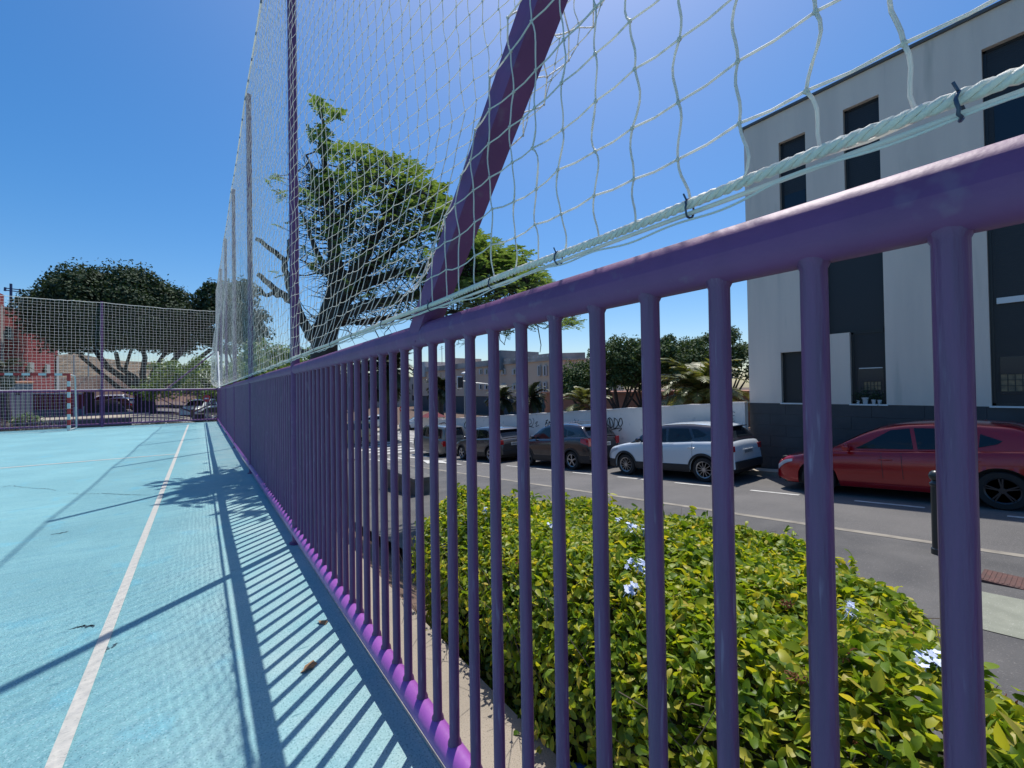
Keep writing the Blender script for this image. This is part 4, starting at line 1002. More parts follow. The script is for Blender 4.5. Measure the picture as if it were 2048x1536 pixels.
    hl = lamp or (.10, .52, .12, .10); s_a = np.linspace(.05, hl[1], 9)
    zc_ = [float(top_(s))-.10-.0*s for s in s_a]
    patch('headlight', list(s_a), [z-hl[2]*(1-.75*i/8) for i, z in enumerate(zc_)], [z+.035 for z in zc_], 'clearlight', .008)
    tl = tail or (.34, .62, .80); s_b = np.linspace(L-tl[0], L-.004, 8)
    patch('taillight', list(s_b), [tl[1]+(tl[2]-tl[1])*.5*(1-i/7) for i in range(8)], [tl[2]]*8, 'redlight', .008)
    bk = MB(); xw = W2*.80
    for sgn in (-1, 1): bk.box((sgn*xw-.13, -hy-.008, tl[1]), (sgn*xw+.05, -hy+.02, tl[2])); bk.build('rear_lamp', 'redlight', t, bevel=.004); bk = MB()
    MB().box((-W2*.8, -hy-.04, sill+.1), (W2*.8, -hy+.02, sill+.30)).build('rear_bumper', 'plastic' if trim else paint, t, bevel=.02)
    MB().box((-W2*.72, hy-.03, sill+.02), (W2*.72, hy+.012, sill+.26)).build('front_grille', 'plastic', t, bevel=.02)
    if plate:
        pz = (tl[1]+tl[2])/2-.10; pb = MB().box((-.27, -hy-.022, pz-.065), (.27, -hy-.006, pz+.065)).build('number_plate', 'plate', t, bevel=.004)
        dg = MB()
        for i in range(7): dg.box((-.21+i*.062, -hy-.025, pz-.035), (-.21+i*.062+.032, -hy-.0225, pz+.035))
        dg.build('plate_text', 'plastic', pb)
    if rails:
        for sgn in (-1, 1):
            pts = [(sgn*(float(gx(s, float(gt(s))))-.05), hy-s, float(gt(s))+(.055 if 0 < i < 8 else .01)) for i, s in enumerate(np.linspace(g1+.05, g2-.05, 9))]
            MB().tube(pts, .014, 6).build('roof_rail', 'plastic' if paint != 'black_paint' else 'chrome', t, 50)
    # spoiler
    sp = MB().box((-float(gx(g2, hmax-.05))*.86, hy-g2-.20, float(gt(g2))-.02), (float(gx(g2, hmax-.05))*.86, hy-g2+.06, float(gt(g2))+.012)); sp.build('spoiler', roofcol or paint, t, bevel=.01)
    for a in ax:
        for sgn in (-1, 1):
            xo = sgn*(W2-.02); y = hy-a
            ty = MB().lathe([(rw*.66, -.10), (rw*.93, -.10), (rw*.985, -.075), (rw, -.04), (rw, .04), (rw*.985, .075), (rw*.93, .10), (rw*.66, .085)], (0, 0, 0), 'x', 32, caps=False)
            ty.v = [(v[0]+xo-sgn*.11, v[1]+y, v[2]+rw) for v in ty.v]; tyo = ty.build('wheel', 'tyre', t, 50)
            rm_ = MB(); x1 = xo-sgn*.018
            rm_.lathe([(rw*.61, -sgn*.04), (rw*.61, 0), (rw*.675, sgn*.012), (rw*.69, .0)], (x1, y, rw), 'x', 32, caps=False)
            rm_.lathe([(rw*.17, 0), (rw*.15, sgn*.018)], (x1-sgn*.01, y, rw), 'x', 14)
            for k in range(spokes):
                q = 2*math.pi*k/spokes+.3
                for dq in ((-.11, .11) if spokes < 9 else (0,)):
                    c_, s2 = math.cos(q+dq), math.sin(q+dq); c2_, s3 = math.cos(q+dq*.6), math.sin(q+dq*.6); w_ = .017 if spokes < 9 else .012
                    a0_ = np.array([x1-sgn*.004, y+c2_*rw*.12, rw+s3*rw*.12]); a1_ = np.array([x1+sgn*.002, y+c_*rw*.63, rw+s2*rw*.63]); nn = np.array([0, -s2, c_])*w_; ox = np.array([sgn*.014, 0, 0])
                    rm_.add([a0_-nn, a0_+nn, a1_+nn*.75, a1_-nn*.75, a0_-nn*.6+ox, a0_+nn*.6+ox, a1_+nn*.45+ox, a1_-nn*.45+ox], [(4, 5, 6, 7), (0, 1, 5, 4), (1, 2, 6, 5), (2, 3, 7, 6), (3, 0, 4, 7)])
            rm_.build('rim', 'rimdark' if dark_rim else 'rim', tyo, 30)
            dk = MB().lathe([(rw*.66, 0), (.01, 0)], (x1-sgn*.045, y, rw), 'x', 24); dk.build('dark_backing_disc', 'plastic', tyo)  # added black disc as a dark background behind the spokes
    # seats and head restraints show through the clear glass: left dark, only their tops are modelled
    return t
THX = -math.atan(.0773)
def cpos(y): return (11.58, y, float(street(y)))
# white crossover
car('white crossover car with black roof and bright multi spoke wheels parked before the white wall', cpos(7.40), 4.14, 1.78, 1.52,
    [(0, .50), (.03, .66), (.14, .80), (.45, .90), (.95, .985), (1.3, 1.02), (2.2, 1.03), (3.3, 1.07), (3.85, 1.07), (4.06, 1.02), (4.12, .93), (4.14, .80)],
    [(.98, .99), (1.85, 1.46), (2.2, 1.51), (2.8, 1.52), (3.35, 1.485), (3.72, 1.42), (4.05, 1.05)], 2.566, .80, .325, 'white_paint', .25, 'black_paint',
    [[(1.42, 1.06), (1.60, 1.16), (1.97, 1.40), (2.22, 1.415), (2.24, 1.06)], [(2.32, 1.06), (2.31, 1.42), (2.92, 1.41), (3.06, 1.13), (2.9, 1.08)], [(3.13, 1.16), (3.02, 1.40), (3.2, 1.385), (3.46, 1.25), (3.40, 1.20)]],
    True, rx=THX, spokes=11, tail=(.30, .80, .94))
# red hatchback
car('red hatchback parked beside the slate cladding of the grey building', cpos(2.25), 4.28, 1.80, 1.44,
    [(0, .45), (.03, .58), (.12, .68), (.5, .80), (1.0, .89), (1.35, .925), (2.3, .94), (3.4, .97), (3.95, .98), (4.2, .92), (4.26, .84), (4.28, .72)],
    [(1.02, .895), (1.95, 1.36), (2.35, 1.43), (2.8, 1.44), (3.4, 1.40), (3.78, 1.32), (4.14, .96)], 2.63, .86, .32, 'red_paint', .20, None,
    [[(1.55, .965), (1.78, 1.10), (2.12, 1.325), (2.40, 1.355), (2.44, .97)], [(2.50, .97), (2.46, 1.36), (3.0, 1.345), (3.24, 1.27), (3.20, .99)], [(3.28, 1.02), (3.31, 1.25), (3.56, 1.13), (3.5, 1.08)]],
    False, rx=THX, spokes=5, dark_rim=True, tail=(.38, .74, .90), lamp=(.1, .40, .07, .1))
# black crossover
car('black crossover car with red taillights parked third from the grey building', cpos(12.35), 4.28, 1.78, 1.62,
    [(0, .55), (.03, .72), (.12, .86), (.45, .97), (.9, 1.04), (1.2, 1.075), (2.2, 1.10), (3.4, 1.16), (3.95, 1.16), (4.2, 1.08), (4.26, .98), (4.28, .82)],
    [(.92, 1.05), (1.72, 1.54), (2.1, 1.61), (2.7, 1.62), (3.4, 1.58), (3.85, 1.50), (4.18, 1.12)], 2.555, .86, .335, 'black_paint', .27, None,
    [[(1.35, 1.12), (1.55, 1.26), (1.88, 1.49), (2.2, 1.52), (2.24, 1.12)], [(2.31, 1.12), (2.28, 1.525), (2.9, 1.51), (3.12, 1.40), (3.12, 1.17)], [(3.2, 1.2), (3.2, 1.40), (3.5, 1.33), (3.56, 1.25)]],
    True, rx=THX, spokes=5, tail=(.36, .84, 1.10), rails=True)
car('dark grey crossover car parked between the tan van and the black crossover', cpos(17.7), 4.35, 1.82, 1.58,
    [(0, .55), (.03, .70), (.12, .83), (.45, .93), (1.0, 1.01), (1.3, 1.04), (2.2, 1.06), (3.4, 1.09), (3.95, 1.09), (4.25, 1.02), (4.32, .92), (4.35, .80)],
    [(1.0, 1.02), (1.8, 1.50), (2.2, 1.57), (2.8, 1.58), (3.5, 1.53), (3.9, 1.45), (4.25, 1.05)], 2.62, .86, .34, 'grey_paint', .25, None,
    [[(1.42, 1.08), (1.62, 1.2), (1.95, 1.45), (2.25, 1.48), (2.28, 1.08)], [(2.35, 1.08), (2.32, 1.48), (3.0, 1.46), (3.2, 1.36), (3.2, 1.12)], [(3.28, 1.15), (3.28, 1.35), (3.6, 1.25)]],
    True, rx=THX, spokes=5, tail=(.36, .80, 1.0))
car('old tan van parked farthest down the street at the end of the white wall', cpos(23.4), 4.3, 1.72, 1.80,
    [(0, .55), (.03, .75), (.15, .90), (.5, 1.02), (.85, 1.10), (1.2, 1.12), (2.2, 1.12), (3.6, 1.12), (4.15, 1.12), (4.25, 1.1), (4.28, 1.05), (4.3, .9)],
    [(.7, 1.08), (1.45, 1.70), (1.8, 1.78), (2.8, 1.80), (3.7, 1.80), (4.05, 1.77), (4.27, 1.12)], 2.7, .80, .31, 'tan_paint', .27, None,
    [[(1.15, 1.16), (1.5, 1.60), (1.9, 1.66), (1.92, 1.16)], [(2.0, 1.16), (1.98, 1.67), (2.9, 1.68), (2.9, 1.16)], [(3.0, 1.16), (3.0, 1.68), (3.9, 1.66), (3.95, 1.18)]],
    False, rx=0, spokes=5, tail=(.2, .75, 1.05))
HB = ([(0, .50), (.03, .62), (.12, .74), (.5, .85), (1.0, .93), (1.35, .96), (2.3, .97), (3.4, 1.0), (3.95, 1.0), (4.1, .95), (4.18, .85), (4.2, .7)],
    [(1.02, .935), (1.9, 1.40), (2.3, 1.46), (2.8, 1.47), (3.4, 1.43), (3.8, 1.33), (4.1, .98)])
DL = [[(1.5, 1.0), (1.75, 1.12), (2.1, 1.35), (2.36, 1.38), (2.4, 1.0)], [(2.46, 1.0), (2.42, 1.39), (3.0, 1.37), (3.2, 1.3), (3.2, 1.02)]]
def faraway(label, px, py, D, rz, paint, W=1.75, zt=1.47, sc_=1, hood=HB[0], green=HB[1], dlo=DL, L=4.2, zoff=0, group='distant vehicles'):
    c = dep(px, py, D); z = float(G(c[0], c[1]))
    car(label, (c[0], c[1], z+zoff), L, W, zt, hood, green, 2.55, .82, .31, paint, .22, None, dlo, False, rz=rz, detail=False, plate=False, group=group)
VAN = ([(0, .6), (.03, .8), (.12, .95), (.5, 1.08), (.9, 1.16), (1.2, 1.18), (2.2, 1.18), (3.4, 1.18), (4.05, 1.18), (4.15, 1.16), (4.18, 1.1), (4.2, .9)],
       [(.75, 1.14), (1.5, 1.72), (1.9, 1.80), (2.8, 1.82), (3.5, 1.82), (3.95, 1.78), (4.17, 1.2)])
VDL = [[(1.2, 1.22), (1.6, 1.62), (2.0, 1.7), (2.0, 1.22)], [(2.08, 1.22), (2.08, 1.7), (3.0, 1.7), (3.0, 1.22)], [(3.1, 1.22), (3.1, 1.7), (3.9, 1.66), (3.95, 1.25)]]
faraway('white car parked across the junction beside the tall palm trunk', 838, 850, 46, R(70), 'white_paint')
faraway('white car beyond the crossing just left of the tall palm', 745, 850, 48, R(60), 'white_paint')
faraway('cream coloured vehicle at the crossing behind dense fence bars', 690, 880, 33, R(75), 'yellow_paint', 1.8, 1.82, hood=VAN[0], green=VAN[1], dlo=VDL)
faraway('white van on the road left of the great ficus trunk', 212, 806, 52, R(78), 'white_paint', 1.85, 1.82, hood=VAN[0], green=VAN[1], dlo=VDL)
faraway('dark car parked in front of the white van left of the ficus', 232, 812, 48, R(60), 'grey_paint')
faraway('white van near the far corner post right of the ficus', 404, 822, 40, R(150), 'white_paint', 1.85, 1.82, hood=VAN[0], green=VAN[1], dlo=VDL)
faraway('dark car parked at the far corner beyond the end railing', 432, 832, 36, R(150), 'grey_paint')

# ================================================================== STREET FURNITURE
bo = thing('bollard', 'dark round topped iron bollard at the pavement edge opposite the red car', 'bollard', (7.05, 1.13, float(street(1.13))+.12))
MB().lathe([(.062, 0), (.062, .06), (.052, .07), (.052, .80), (.062, .81), (.062, .835), (.048, .85), (.042, .865)], n=20).build('post', 'bollard', bo, 40)
MB().lathe([(.02, .86), (.05, .875), (.066, .905), (.068, .93), (.058, .96), (.035, .982), (.008, .99)], n=20).build('ball', 'bollard', bo, 60)
zc = float(street(.5))+.126
cv = MB().box((6.28, .22, zc-.02), (6.66, .72, zc+.006))
for i in range(14): cv.box((6.30, .25+i*.034, zc+.0062), (6.64, .25+i*.034+.016, zc+.010))
o = cv.build('drain_cover', 'iron', None, origin=(6.47, .47, zc)); tag(o, 'rusty ribbed drain cover set in the near pavement', 'drain cover')
bz = float(street(11.6))+.12
be = thing('stone_bench', 'grey stone block bench on the shaded pavement beyond the hedge', 'bench', (4.75, 11.6, bz))
MB().box((-.22, -1.0, -.1), (.22, 1.15, .44)).build('base', 'stone', be, bevel=.01); MB().box((-.30, -1.12, .442), (.30, 1.25, .55)).build('seat', 'stone', be, bevel=.015)
# traffic light on a mast arm, lamps, signs
def pole(label, px, py, D, h, name='street_lamp', cat='street lamp', arm=0, head=True, group='street lamps by the junction'):
    c = dep(px, py, D); z0 = float(G(c[0], c[1])); t = thing(name, label, cat, (c[0], c[1], z0), 0, group)
    MB().tube([(0, 0, 0), (0, 0, h)], .07, 8).build('pole', 'metalgrey', t, 50)
    if head: MB().lathe([(.05, h-.05), (.32, h), (.30, h+.12), (.12, h+.2), (.02, h+.22)], n=16).build('lamp_head', 'white', t, 50)
    return t
pole('street lamp with white dome head in front of the apartment block', 930, 850, 44, 5.6+.2)
pole('shorter street lamp beside the no entry sign', 801, 855, 42, 4.0)
c = dep(985, 846, 34); z0 = float(G(c[0], c[1])); t = thing('traffic_light', 'black traffic light hanging from a curved grey mast arm over the street', 'traffic light', (c[0], c[1], z0))
e = dep(921, 765, 34)-np.array([c[0], c[1], z0]); k = dep(985, 768, 34)[2]-z0
MB().tube([(0, 0, 0), (0, 0, k-.8), (0.0, 0, k-.3), (e[0]*.15, e[1]*.15, k), (e[0]*.6, e[1]*.6, k+.12), (e[0], e[1], e[2]+.15)], [.09, .08, .07, .06, .05, .04], 8).build('mast_arm', 'metalgrey', t, 50)
hd = MB().box((e[0]-.15, e[1]-.15, e[2]-.42), (e[0]+.15, e[1]+.15, e[2]+.42)).build('signal_head', 'plastic', t)
MB().box((e[0]-.24, e[1]+.16, e[2]-.52), (e[0]+.24, e[1]+.18, e[2]+.52)).build('backboard', 'white', t)
for i, cc_ in enumerate(((.10, .01, .01), (.10, .06, .01), (.01, .08, .03))):
    MB().lathe([(.11, 0), (.12, -.06), (.10, -.06)], (e[0]-.0, e[1]-.0, e[2]+.32-i*.32), 'x', 14).build('lens', mat('lens', cc_, .2), hd)
def noentry(px, py, D, r_, label, base_y):
    c = dep(px, py, D); z0 = float(G(c[0], c[1])); h = c[2]-z0; t = thing('no_entry_sign', label, 'sign', (c[0], c[1], z0), YAW*-1+math.atan2(-(px-1024), F)*0)
    MB().tube([(0, .03, 0), (0, .03, h+r_)], .035, 8).build('pole', 'metalgrey', t, 50)
    d = MB().lathe([(r_, -.01), (r_, .01)], n=24); d.v = [(v[0], v[2], v[1]+h) for v in d.v]; d.build('disc', 'signred', t)
    MB().box((-r_*.7, -.014, h-r_*.17), (r_*.7, -.0105, h+r_*.17)).build('white_bar', 'white', t)
noentry(805, 818, 41, .30, 'no entry sign on a grey pole at the junction', 855)
noentry(413, 797, 30, .25, 'small red sign at the far corner beyond the end railing', 835)
c = dep(399, 818, 29); z0 = float(G(c[0], c[1])); o = MB().lathe([(.26, 0), (.28, .85), (.3, .86), (.3, .92), (.2, .95)], n=14).build('litter_bin', 'plastic', None, 40); o.location = (c[0], c[1], z0); tag(o, 'dark litter bin beyond the far corner of the court', 'bin')
# kiosk roof end past the white wall
c = dep(866, 838, 38); t = thing('kiosk', 'small hut with red edged roof behind the end of the white wall', 'kiosk', (c[0], c[1], -2.75))
MB().box((-.7, -.7, 0), (.7, .7, 1.7)).build('walls', 'wallwhite', t)
MB().add([(-.9, -.9, 1.65), (.9, -.9, 1.65), (.9, .9, 1.65), (-.9, .9, 1.65), (0, 0, 2.2)], [(0, 1, 4), (1, 2, 4), (2, 3, 4), (3, 0, 4), (0, 3, 2, 1)]).build('roof', 'reddark', t)

# ================================================================== BEIGE APARTMENT BLOCK
P1 = np.array([39.7, 45.2]); P0 = np.array([39.1, 91.5]); P2_ = np.array([43.2, 41.9])
ab = thing('apartment_block', 'long beige three storey apartment block beyond the junction', 'building', (39.7, 45.2, -2.9))
zt_ = 5.45; w_ = MB()
def wallq(mb, A_, B_, z0, z1, k=0, off=0):
    A_ = np.array(A_); B_ = np.array(B_); mb.add([(*A_, z0), (*B_, z0), (*B_, z1), (*A_, z1)], [(0, 1, 2, 3)], k)
wallq(w_, P0, P1, .1, zt_); wallq(w_, P1, P2_, .1, zt_+.05)
bk_ = P0+[12, 2]; bk2 = P2_+[12, 3]; wallq(w_, P2_, bk2, .1, zt_); wallq(w_, P0, bk_, .1, zt_); wallq(w_, bk_, bk2, .1, zt_)
w_.add([(*P0, zt_), (*P1, zt_), (*P2_, zt_), (*bk2, zt_), (*bk_, zt_)], [(0, 1, 2, 3, 4)])
part('walls', w_, 'beige', ab)
g_ = MB(); wallq(g_, P0+[.1, 0], P1+[.1, 0], -3.2, .1); wallq(g_, P1+[.1, 0], P2_+[.1, .1], -3.2, .1); part('ground_floor', g_, 'shopdark', ab)
pr_ = MB(); 
for A_, B_ in ((P0-[.25, 0], P1-[.25, .2]), (P1-[.25, .2], P2_-[.1, .3])):
    d = (B_-A_)/np.linalg.norm(B_-A_); nrm = np.array([-d[1], d[0]])
    a3, b3 = A_, B_; i3, j3 = A_-nrm*-.35, B_-nrm*-.35
    for z0_, z1_ in ((zt_-.25, zt_+.05), (zt_+.05, zt_+.75)):
        o_ = .0 if z0_ < zt_ else .12; q = [a3+nrm*o_, b3+nrm*o_, j3+nrm*o_, i3+nrm*o_]
        pr_.add([(*x, z0_) for x in q]+[(*x, z1_) for x in q], [(0, 1, 5, 4), (1, 2, 6, 5), (2, 3, 7, 6), (3, 0, 4, 7), (4, 5, 6, 7), (0, 3, 2, 1)])
part('parapet', pr_, 'beigegrey', ab)
for (x0, x1, y0, y1, D, m) in ((956, 1031, 703, 722, 70, 'greywall'), (876, 920, 717, 733, 84, 'beigegrey'), (822, 860, 724, 740, 92, 'winwhite')):
    a = dep(x0, y0, D); b_ = dep(x1, y1, D); pm = MB().box((min(a[0], b_[0])+2, min(a[1], b_[1]), b_[2]-1.5), (max(a[0], b_[0])+5, max(a[1], b_[1]), a[2])); part('rooftop_room', pm, m, ab)
def fw_(x0, x1, y0, y1, m='winwhite'):
    a = onx(x0, y0, 39.35); b_ = onx(x1, y1, 39.35); f_ = MB().box((39.3, b_[1], b_[2]), (39.52+.06, a[1], a[2])); o_ = part('window', f_, m, ab)
    part('pane', MB().box((39.27, b_[1]+abs(a[1]-b_[1])*.12, b_[2]+.12), (39.29, (a[1]+b_[1])/2, a[2]-.12)), 'pane', o_)
for xs_ in ((958, 964), (969, 976), (1002, 1010), (1024, 1032)):
    fw_(*xs_, 738, 749); fw_(*xs_, 768, 779)
for xs_ in ((1075, 1080), (1086, 1092)): fw_(*xs_, 731, 752); fw_(*xs_, 764, 785)
for xs_ in ((848, 852), (857, 861), (879, 884), (905, 911), (930, 936)): fw_(*xs_, 746, 755); fw_(*xs_, 775, 784)
for x in np.arange(985, 1100, 9.5):
    a = onx(x, 714, 39.3); part('parapet_opening', MB().box((38.93, a[1]-.12, 5.7), (38.97, a[1]+.12, 5.95)), 'winwhite', ab)
an = thing('roof_antenna', 'thin television antenna on the left roof of the apartment block', 'antenna', tuple(dep(884, 722, 84)))
MB().tube([(0, 0, -.6), (0, 0, 3.0)], .05, 5).build('mast', 'plastic', an); MB().tube([(-.5, 0, 2.3), (.5, .2, 2.5)], .04, 4).tube([(-.35, 0, 2.7), (.4, .2, 2.85)], .04, 4).tube([(-.1, -.2, 3.0), (.2, .3, 3.0)], .04, 4).build('bars', 'plastic', an)
for i, (x, y, D, w__, h__, m, lb) in enumerate(((640, 800, 95, 22, 7, 'shopdark', 'dark building behind the palms left of the apartment block'), (760, 790, 110, 26, 8, 'beigegrey', 'grey building far behind the tall palm'))):
    c = dep(x, y, D); t = thing('distant_building', lb, 'building', (c[0], c[1], -3)); MB().box((-w__/2, 0, 0), (w__/2, 8, h__)).build('walls', m, t)
    wn = MB()
    for r_ in range(2):
        for k in range(7): wn.box((-w__/2+1.2+k*(w__-2)/7, -.06, 1.6+r_*3), (-w__/2+2.4+k*(w__-2)/7, -.01, 3.0+r_*3))
    wn.build('windows', 'pane', t)

# ================================================================== LEFT BACKGROUND
# dry hillside with a pinkish cut bank
hp = [(100, 712), (150, 706), (200, 716), (250, 722), (300, 724), (340, 728), (365, 742), (400, 762), (440, 775), (520, 780)]
rows = []
for i, (x, y) in enumerate(hp):
    tp = dep(x, y, 78); bt_ = dep(x, 800, 60); rows.append([tuple(bt_*(1-k)+tp*k+np.array([0, 0, .35*math.sin(i*3+k*9)])*(0 < k < 1)) for k in np.linspace(0, 1, 7)])
fr_ = rows[0]; rows = [[tuple(np.array(p)+(-40, 4, 0)) for p in fr_]]+rows
structure('hill', MB().grid(np.array(rows)), 'hill', 60)
rows = []
for x, y in ((110, 755), (200, 752), (290, 757), (350, 768), (400, 780)):
    tp = dep(x, y, 60); bt_ = dep(x, 803, 57); rows.append([tuple(bt_), tuple(tp)])
structure('bank', MB().grid(np.array(rows)), 'hillpink')
rl = thing('terrace_railing', 'thin railing along the top of the pinkish bank behind the ficus', 'railing', tuple(dep(260, 770, 56)))
q = MB(); A_, B_ = dep(190, 762, 56), dep(345, 768, 56)
for k in np.linspace(0, 1, 40): p = A_*(1-k)+B_*k; q.tube([p-[0, 0, .9], p], .03, 4)
q.tube([A_, B_], .04, 5); part('rails', q, 'wood', rl)
# red church
ch = thing('red_church', 'red rendered church with narrow windows behind the goal', 'building', (-12.3, 64.8, -.6))
E0_, E1_ = dep(116, 800, 46)[:2], dep(8, 800, 38)[:2]; E2_ = dep(-160, 800, 27)[:2]
w_ = MB(); wallq(w_, E0_, E1_, -.8, 9.4); wallq(w_, E1_, E2_, -.8, 10.4); o3 = E0_+[-3, 9]; wallq(w_, E0_, o3, -.8, 9.4); w_.add([(*E0_, 9.4), (*E1_, 9.4), (*(E1_+[-8, 8]), 9.4), (*o3, 9.4)], [(0, 1, 2, 3)])
part('walls', w_, 'red', ch)
def online(px, py, A_, B_, off=.0):
    d = ray(px, py); n2 = np.array([-(B_-A_)[1], (B_-A_)[0]]); n2 = n2/np.linalg.norm(n2); t = (n2@A_)/(n2@d[:2]); t -= off; return CAM+d*t
def cw(x0, x1, y0, y1, m, name_='window', deep=.25, root=ch):
    a = online(x0, y0, E0_, E1_, .2); b_ = online(x1, y0, E0_, E1_, .2); lo = online(x0, y1, E0_, E1_, .2)[2]; mb = MB(); n2 = unit(np.array([-(E1_-E0_)[1], (E1_-E0_)[0]]))*deep
    mb.add([(a[0], a[1], lo), (b_[0], b_[1], lo), (b_[0], b_[1], a[2]), (a[0], a[1], a[2]), (a[0]+n2[0]*0, a[1]+1*deep, lo), (b_[0], b_[1]+deep, lo), (b_[0], b_[1]+deep, a[2]), (a[0], a[1]+deep, a[2])], [(0, 1, 2, 3), (4, 5, 6, 7), (0, 1, 5, 4), (3, 2, 6, 7), (0, 3, 7, 4), (1, 2, 6, 5)])
    return part(name_, mb, m, root)
cw(12, 23, 652, 678, 'winwhite')
cw(11, 21, 653, 674, 'pane', 'pane', -.1); cw(57, 67, 724, 744, 'winwhite'); cw(56, 60, 725, 742, 'pane', 'pane', -.1); cw(91, 99, 728, 747, 'winwhite'); cw(90, 93.5, 729, 745, 'pane', 'pane', -.1)
cw(113, 116.5, 712, 782, 'winwhite', 'corner_trim'); cw(1, 4, 610, 770, 'winwhite', 'corner_trim')
c = dep(22, 612, 41); cs_ = thing('roof_cross', 'slim dark blue metal cross standing on the red church roof', 'cross', tuple(c))
MB().box((-.08, -.08, -.4), (.08, .08, 2.15)).build('upright', 'cross', cs_); cb = MB().box((-.5, -.05, 1.42), (.5, .05, 1.5)).box((-.5, -.05, 1.62), (.5, .05, 1.7)).box((-.58, -.05, 1.38), (-.44, .05, 1.74)).box((.44, -.05, 1.38), (.58, .05, 1.74)).build('crossbar', 'cross', cs_); cb.rotation_euler = (0, R(4), R(-10))
# grey outbuilding and low red annex
def block(label, name_, pxs, D0, D1, ytop, ybase, m, depth_=4, extras=(), cat='building', thick=None):
    A_ = dep(pxs[0], ytop, D0); B_ = dep(pxs[1], ytop, D1); z0_ = -1.0; t = thing(name_, label, cat, (A_[0], A_[1], -.6))
    d = (B_-A_)[:2]; n2 = np.array([-d[1], d[0]]); n2 = n2/np.linalg.norm(n2)*(thick or depth_); 
    if n2@ray(sum(pxs)/2, ytop)[:2] < 0: n2 = -n2
    q = [A_[:2], B_[:2], B_[:2]+n2, A_[:2]+n2]; zz_ = [A_[2], B_[2], B_[2], A_[2]]
    mb = MB().add([(*x, z0_) for x in q]+[(*x, z) for x, z in zip(q, zz_)], [(0, 1, 5, 4), (1, 2, 6, 5), (2, 3, 7, 6), (3, 0, 4, 7), (4, 5, 6, 7)]); part('walls', mb, m, t)
    return t, A_, B_, n2
t, A_, B_, n2 = block('grey blue outbuilding with orange edged roof behind the goal', 'outbuilding', (-60, 66), 29, 33, 766, 845, 'greywall')
part('coping', MB().tube([tuple(A_+[0, 0, .05]), tuple(B_+[0, 0, .05])], .09, 6), 'orange', t)
vp_ = dep(36, 787, 31); part('vent', MB().box((vp_[0]-.15, vp_[1]-.12, vp_[2]-.11), (vp_[0]+.15, vp_[1]-.05, vp_[2]+.11)), 'plastic', t)
t, A_, B_, n2 = block('low red annex wall with shade painted in and white base left of the wooden gate', 'annex', (60, 164), 35, 37, 788, 835, 'reddark')  # shadow on the red wall is painted as a darker red
part('coping', MB().tube([tuple(A_+[0, 0, .03]), tuple(B_+[0, 0, .03])], .07, 6), 'winwhite', t)
part('base_band', MB().add([(A_[0], A_[1]-.03, -1), (B_[0], B_[1]-.03, -1), (B_[0], B_[1]-.03, A_[2]-1.35), (A_[0], A_[1]-.03, A_[2]-1.35)], [(0, 1, 2, 3)]), 'greywall', t)
t, A_, B_, n2 = block('short bright red wall end with white foot beside the wooden gate', 'wall_end', (146, 168), 36.2, 38, 787, 830, 'red', thick=.4, cat='wall')
part('base_band', MB().add([(A_[0]+.02, A_[1]-.05, -1), (B_[0]+.02, B_[1]-.05, -1), (B_[0]+.02, B_[1]-.05, A_[2]-1.15), (A_[0]+.02, A_[1]-.05, A_[2]-1.15)], [(0, 1, 2, 3)]), 'wallwhite', t)
t, A_, B_, n2 = block('brown slatted wooden gate between the red wall and the steps', 'wooden_gate', (170, 189), 42, 43, 784, 815, 'wood', thick=.15, cat='gate')
for k in np.linspace(0.08, .92, 8): p = A_*(1-k)+B_*k; part('board', MB().box((p[0]-.04, p[1]-.09, -.6), (p[0]+.04, p[1]-.03, A_[2]-.03)), 'wood', t)
sp_ = thing('stone_steps', 'wide grey stone steps right of the wooden gate', 'steps', tuple(dep(218, 820, 45)))
for i in range(7):
    a = dep(190, 820, 43+i*.55); b_ = dep(255-i*4, 820, 43+i*.55); mb = MB().box((a[0], (a[1]+b_[1])/2, -.7), (b_[0], (a[1]+b_[1])/2+.6, -.45+i*.2), 0); part('step', mb, 'stone', sp_)
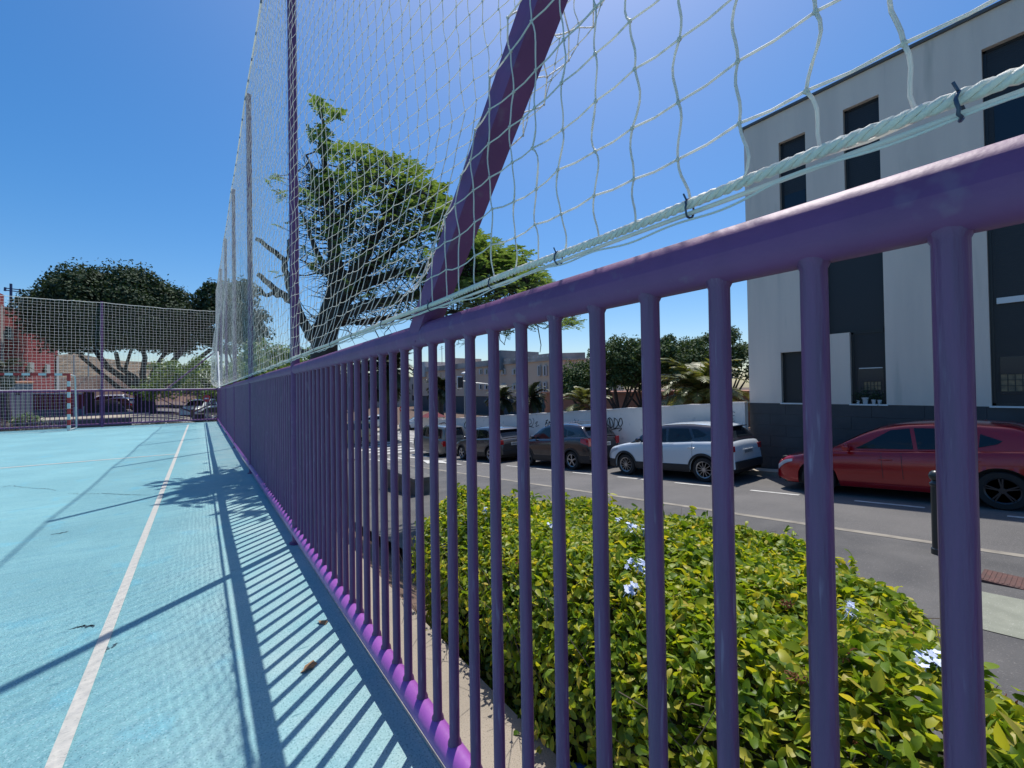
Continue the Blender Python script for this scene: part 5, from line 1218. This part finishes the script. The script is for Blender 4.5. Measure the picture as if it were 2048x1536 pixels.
# sunlit paving, low dark planter wall, shrubs
pv = MB(); pp_ = [dep(*q) for q in ((150, 815, 42), (300, 812, 45), (300, 826, 37), (260, 833, 34), (150, 838, 31))]
pv.add([(p[0], p[1], float(G(p[0], p[1]))+.05) for p in pp_], [(4, 3, 2, 1, 0)]); structure('paving', pv, 'plaza')
A_, B_ = np.array([-8.6, 30.2]), np.array([-3.2, 32.5])
pw = thing('planter_wall', 'low dark planter wall in shade left of the ficus trunk', 'wall', (-6, 31, -.5)); w_ = MB()
wallq(w_, A_, B_, -.8, -.02); wallq(w_, A_+[0, .25], B_+[0, .25], -.8, -.02); w_.add([(*A_, -.02), (*B_, -.02), (*(B_+[0, .25]), -.02), (*(A_+[0, .25]), -.02)], [(0, 1, 2, 3)]); part('wall_face', w_, 'shopdark', pw)
def shrub(label, px, py, D, rad, n, size, m, name_='shrub', flowers=0, cat='shrub'):
    c = dep(px, py, D); b_ = (c[0], c[1], float(G(c[0], c[1])))
    d = unit(rng.normal(0, 1, (n, 3))); d[:, 2] = np.abs(d[:, 2]); q = np.array([c[0], c[1], b_[2]])+d*np.array(rad)*(rng.random((n, 1))**.3)*(1+.12*np.sin(d[:, :1]*9+d[:, 1:2]*7))
    t = thing(name_, label, cat, b_); npmesh('foliage', *cards(q, d, size*rng.uniform(.6, 1.3, n), .5, .7), m, t, off=b_)
    core_ = MB().lathe([(rad[0]*.8, 0), (rad[0]*.75, rad[2]*.4), (rad[0]*.4, rad[2]*.72), (.02, rad[2]*.8)], (0, 0, 0), n=12); core_.v = [(v[0], v[1]*rad[1]/rad[0], v[2]) for v in core_.v]; core_.build('stems', 'barkdark', t, 60)
    if flowers:
        fm = MB()
        for _ in range(flowers):
            d_ = unit(rng.normal(0, 1, 3)); d_[2] = abs(d_[2]); p = np.array([0, 0, .03])+d_*np.array(rad)*1.02
            for k in range(5): a = k*1.257; fm.add([p, p+[.05*math.cos(a), .05*math.sin(a), .02], p+[.05*math.cos(a+.8), .05*math.sin(a+.8), .02]], [(0, 1, 2)])
        fm.build('blossoms', 'white', t)
    return t
shrub('low brown domed shrub behind the end railing under the goal', 84, 850, 19.8, (.95, .6, .52), 2600, .05, BROWNB)
shrub('leafy green shrub left of the brown dome behind the end railing', 30, 850, 20.5, (.9, .5, .42), 1200, .08, FICUS)
shrub('spiky green plant against the grey outbuilding', 52, 832, 23.5, (.75, .6, .85), 1500, .12, FEATHER)
shrub('dark brown bush at the left edge behind the end railing', 0, 852, 20.0, (.55, .5, .75), 900, .07, BROWNB)
shrub('white flowering ground shrub at the foot of the ficus trunk', 318, 838, 24.5, (1.55, .8, .45), 3200, .07, FICUS, flowers=70)
for i, (x, D, h_) in enumerate(((177, 60, 9.0), (148, 64, 8.0))):
    c = dep(x, 790, D); t = thing('lamp_pole', ['thin grey pole left of the great ficus limbs', 'thinner grey pole beside the corner of the red church'][i], 'pole', (c[0], c[1], -.6)); MB().tube([(0, 0, 0), (0, 0, h_)], .08, 6).build('pole', 'metalgrey', t)
# shrub masses that close the gaps under the trees beyond the junction
for i, (x, y, D, rr_) in enumerate(((560, 800, 60, 7), (640, 790, 62, 7), (700, 800, 58, 6), (415, 790, 62, 6), (480, 795, 60, 6))):
    c = dep(x, y, D); b_ = (c[0], c[1], -2.6)
    ficus('street_tree', ['street tree beyond the junction behind the leaning trunk', 'street tree beyond the junction right of the leaning trunk', 'street tree beside the dark palms at the junction', 'street tree behind the end brace of the far corner', 'street tree behind the far corner post'][i], b_, (c[0], c[1], 1.2), (rr_*.55, rr_*.5, 2.6), 50, 1.0, 120, .3, .2, 4, 'street trees beyond the junction', low=-.6)
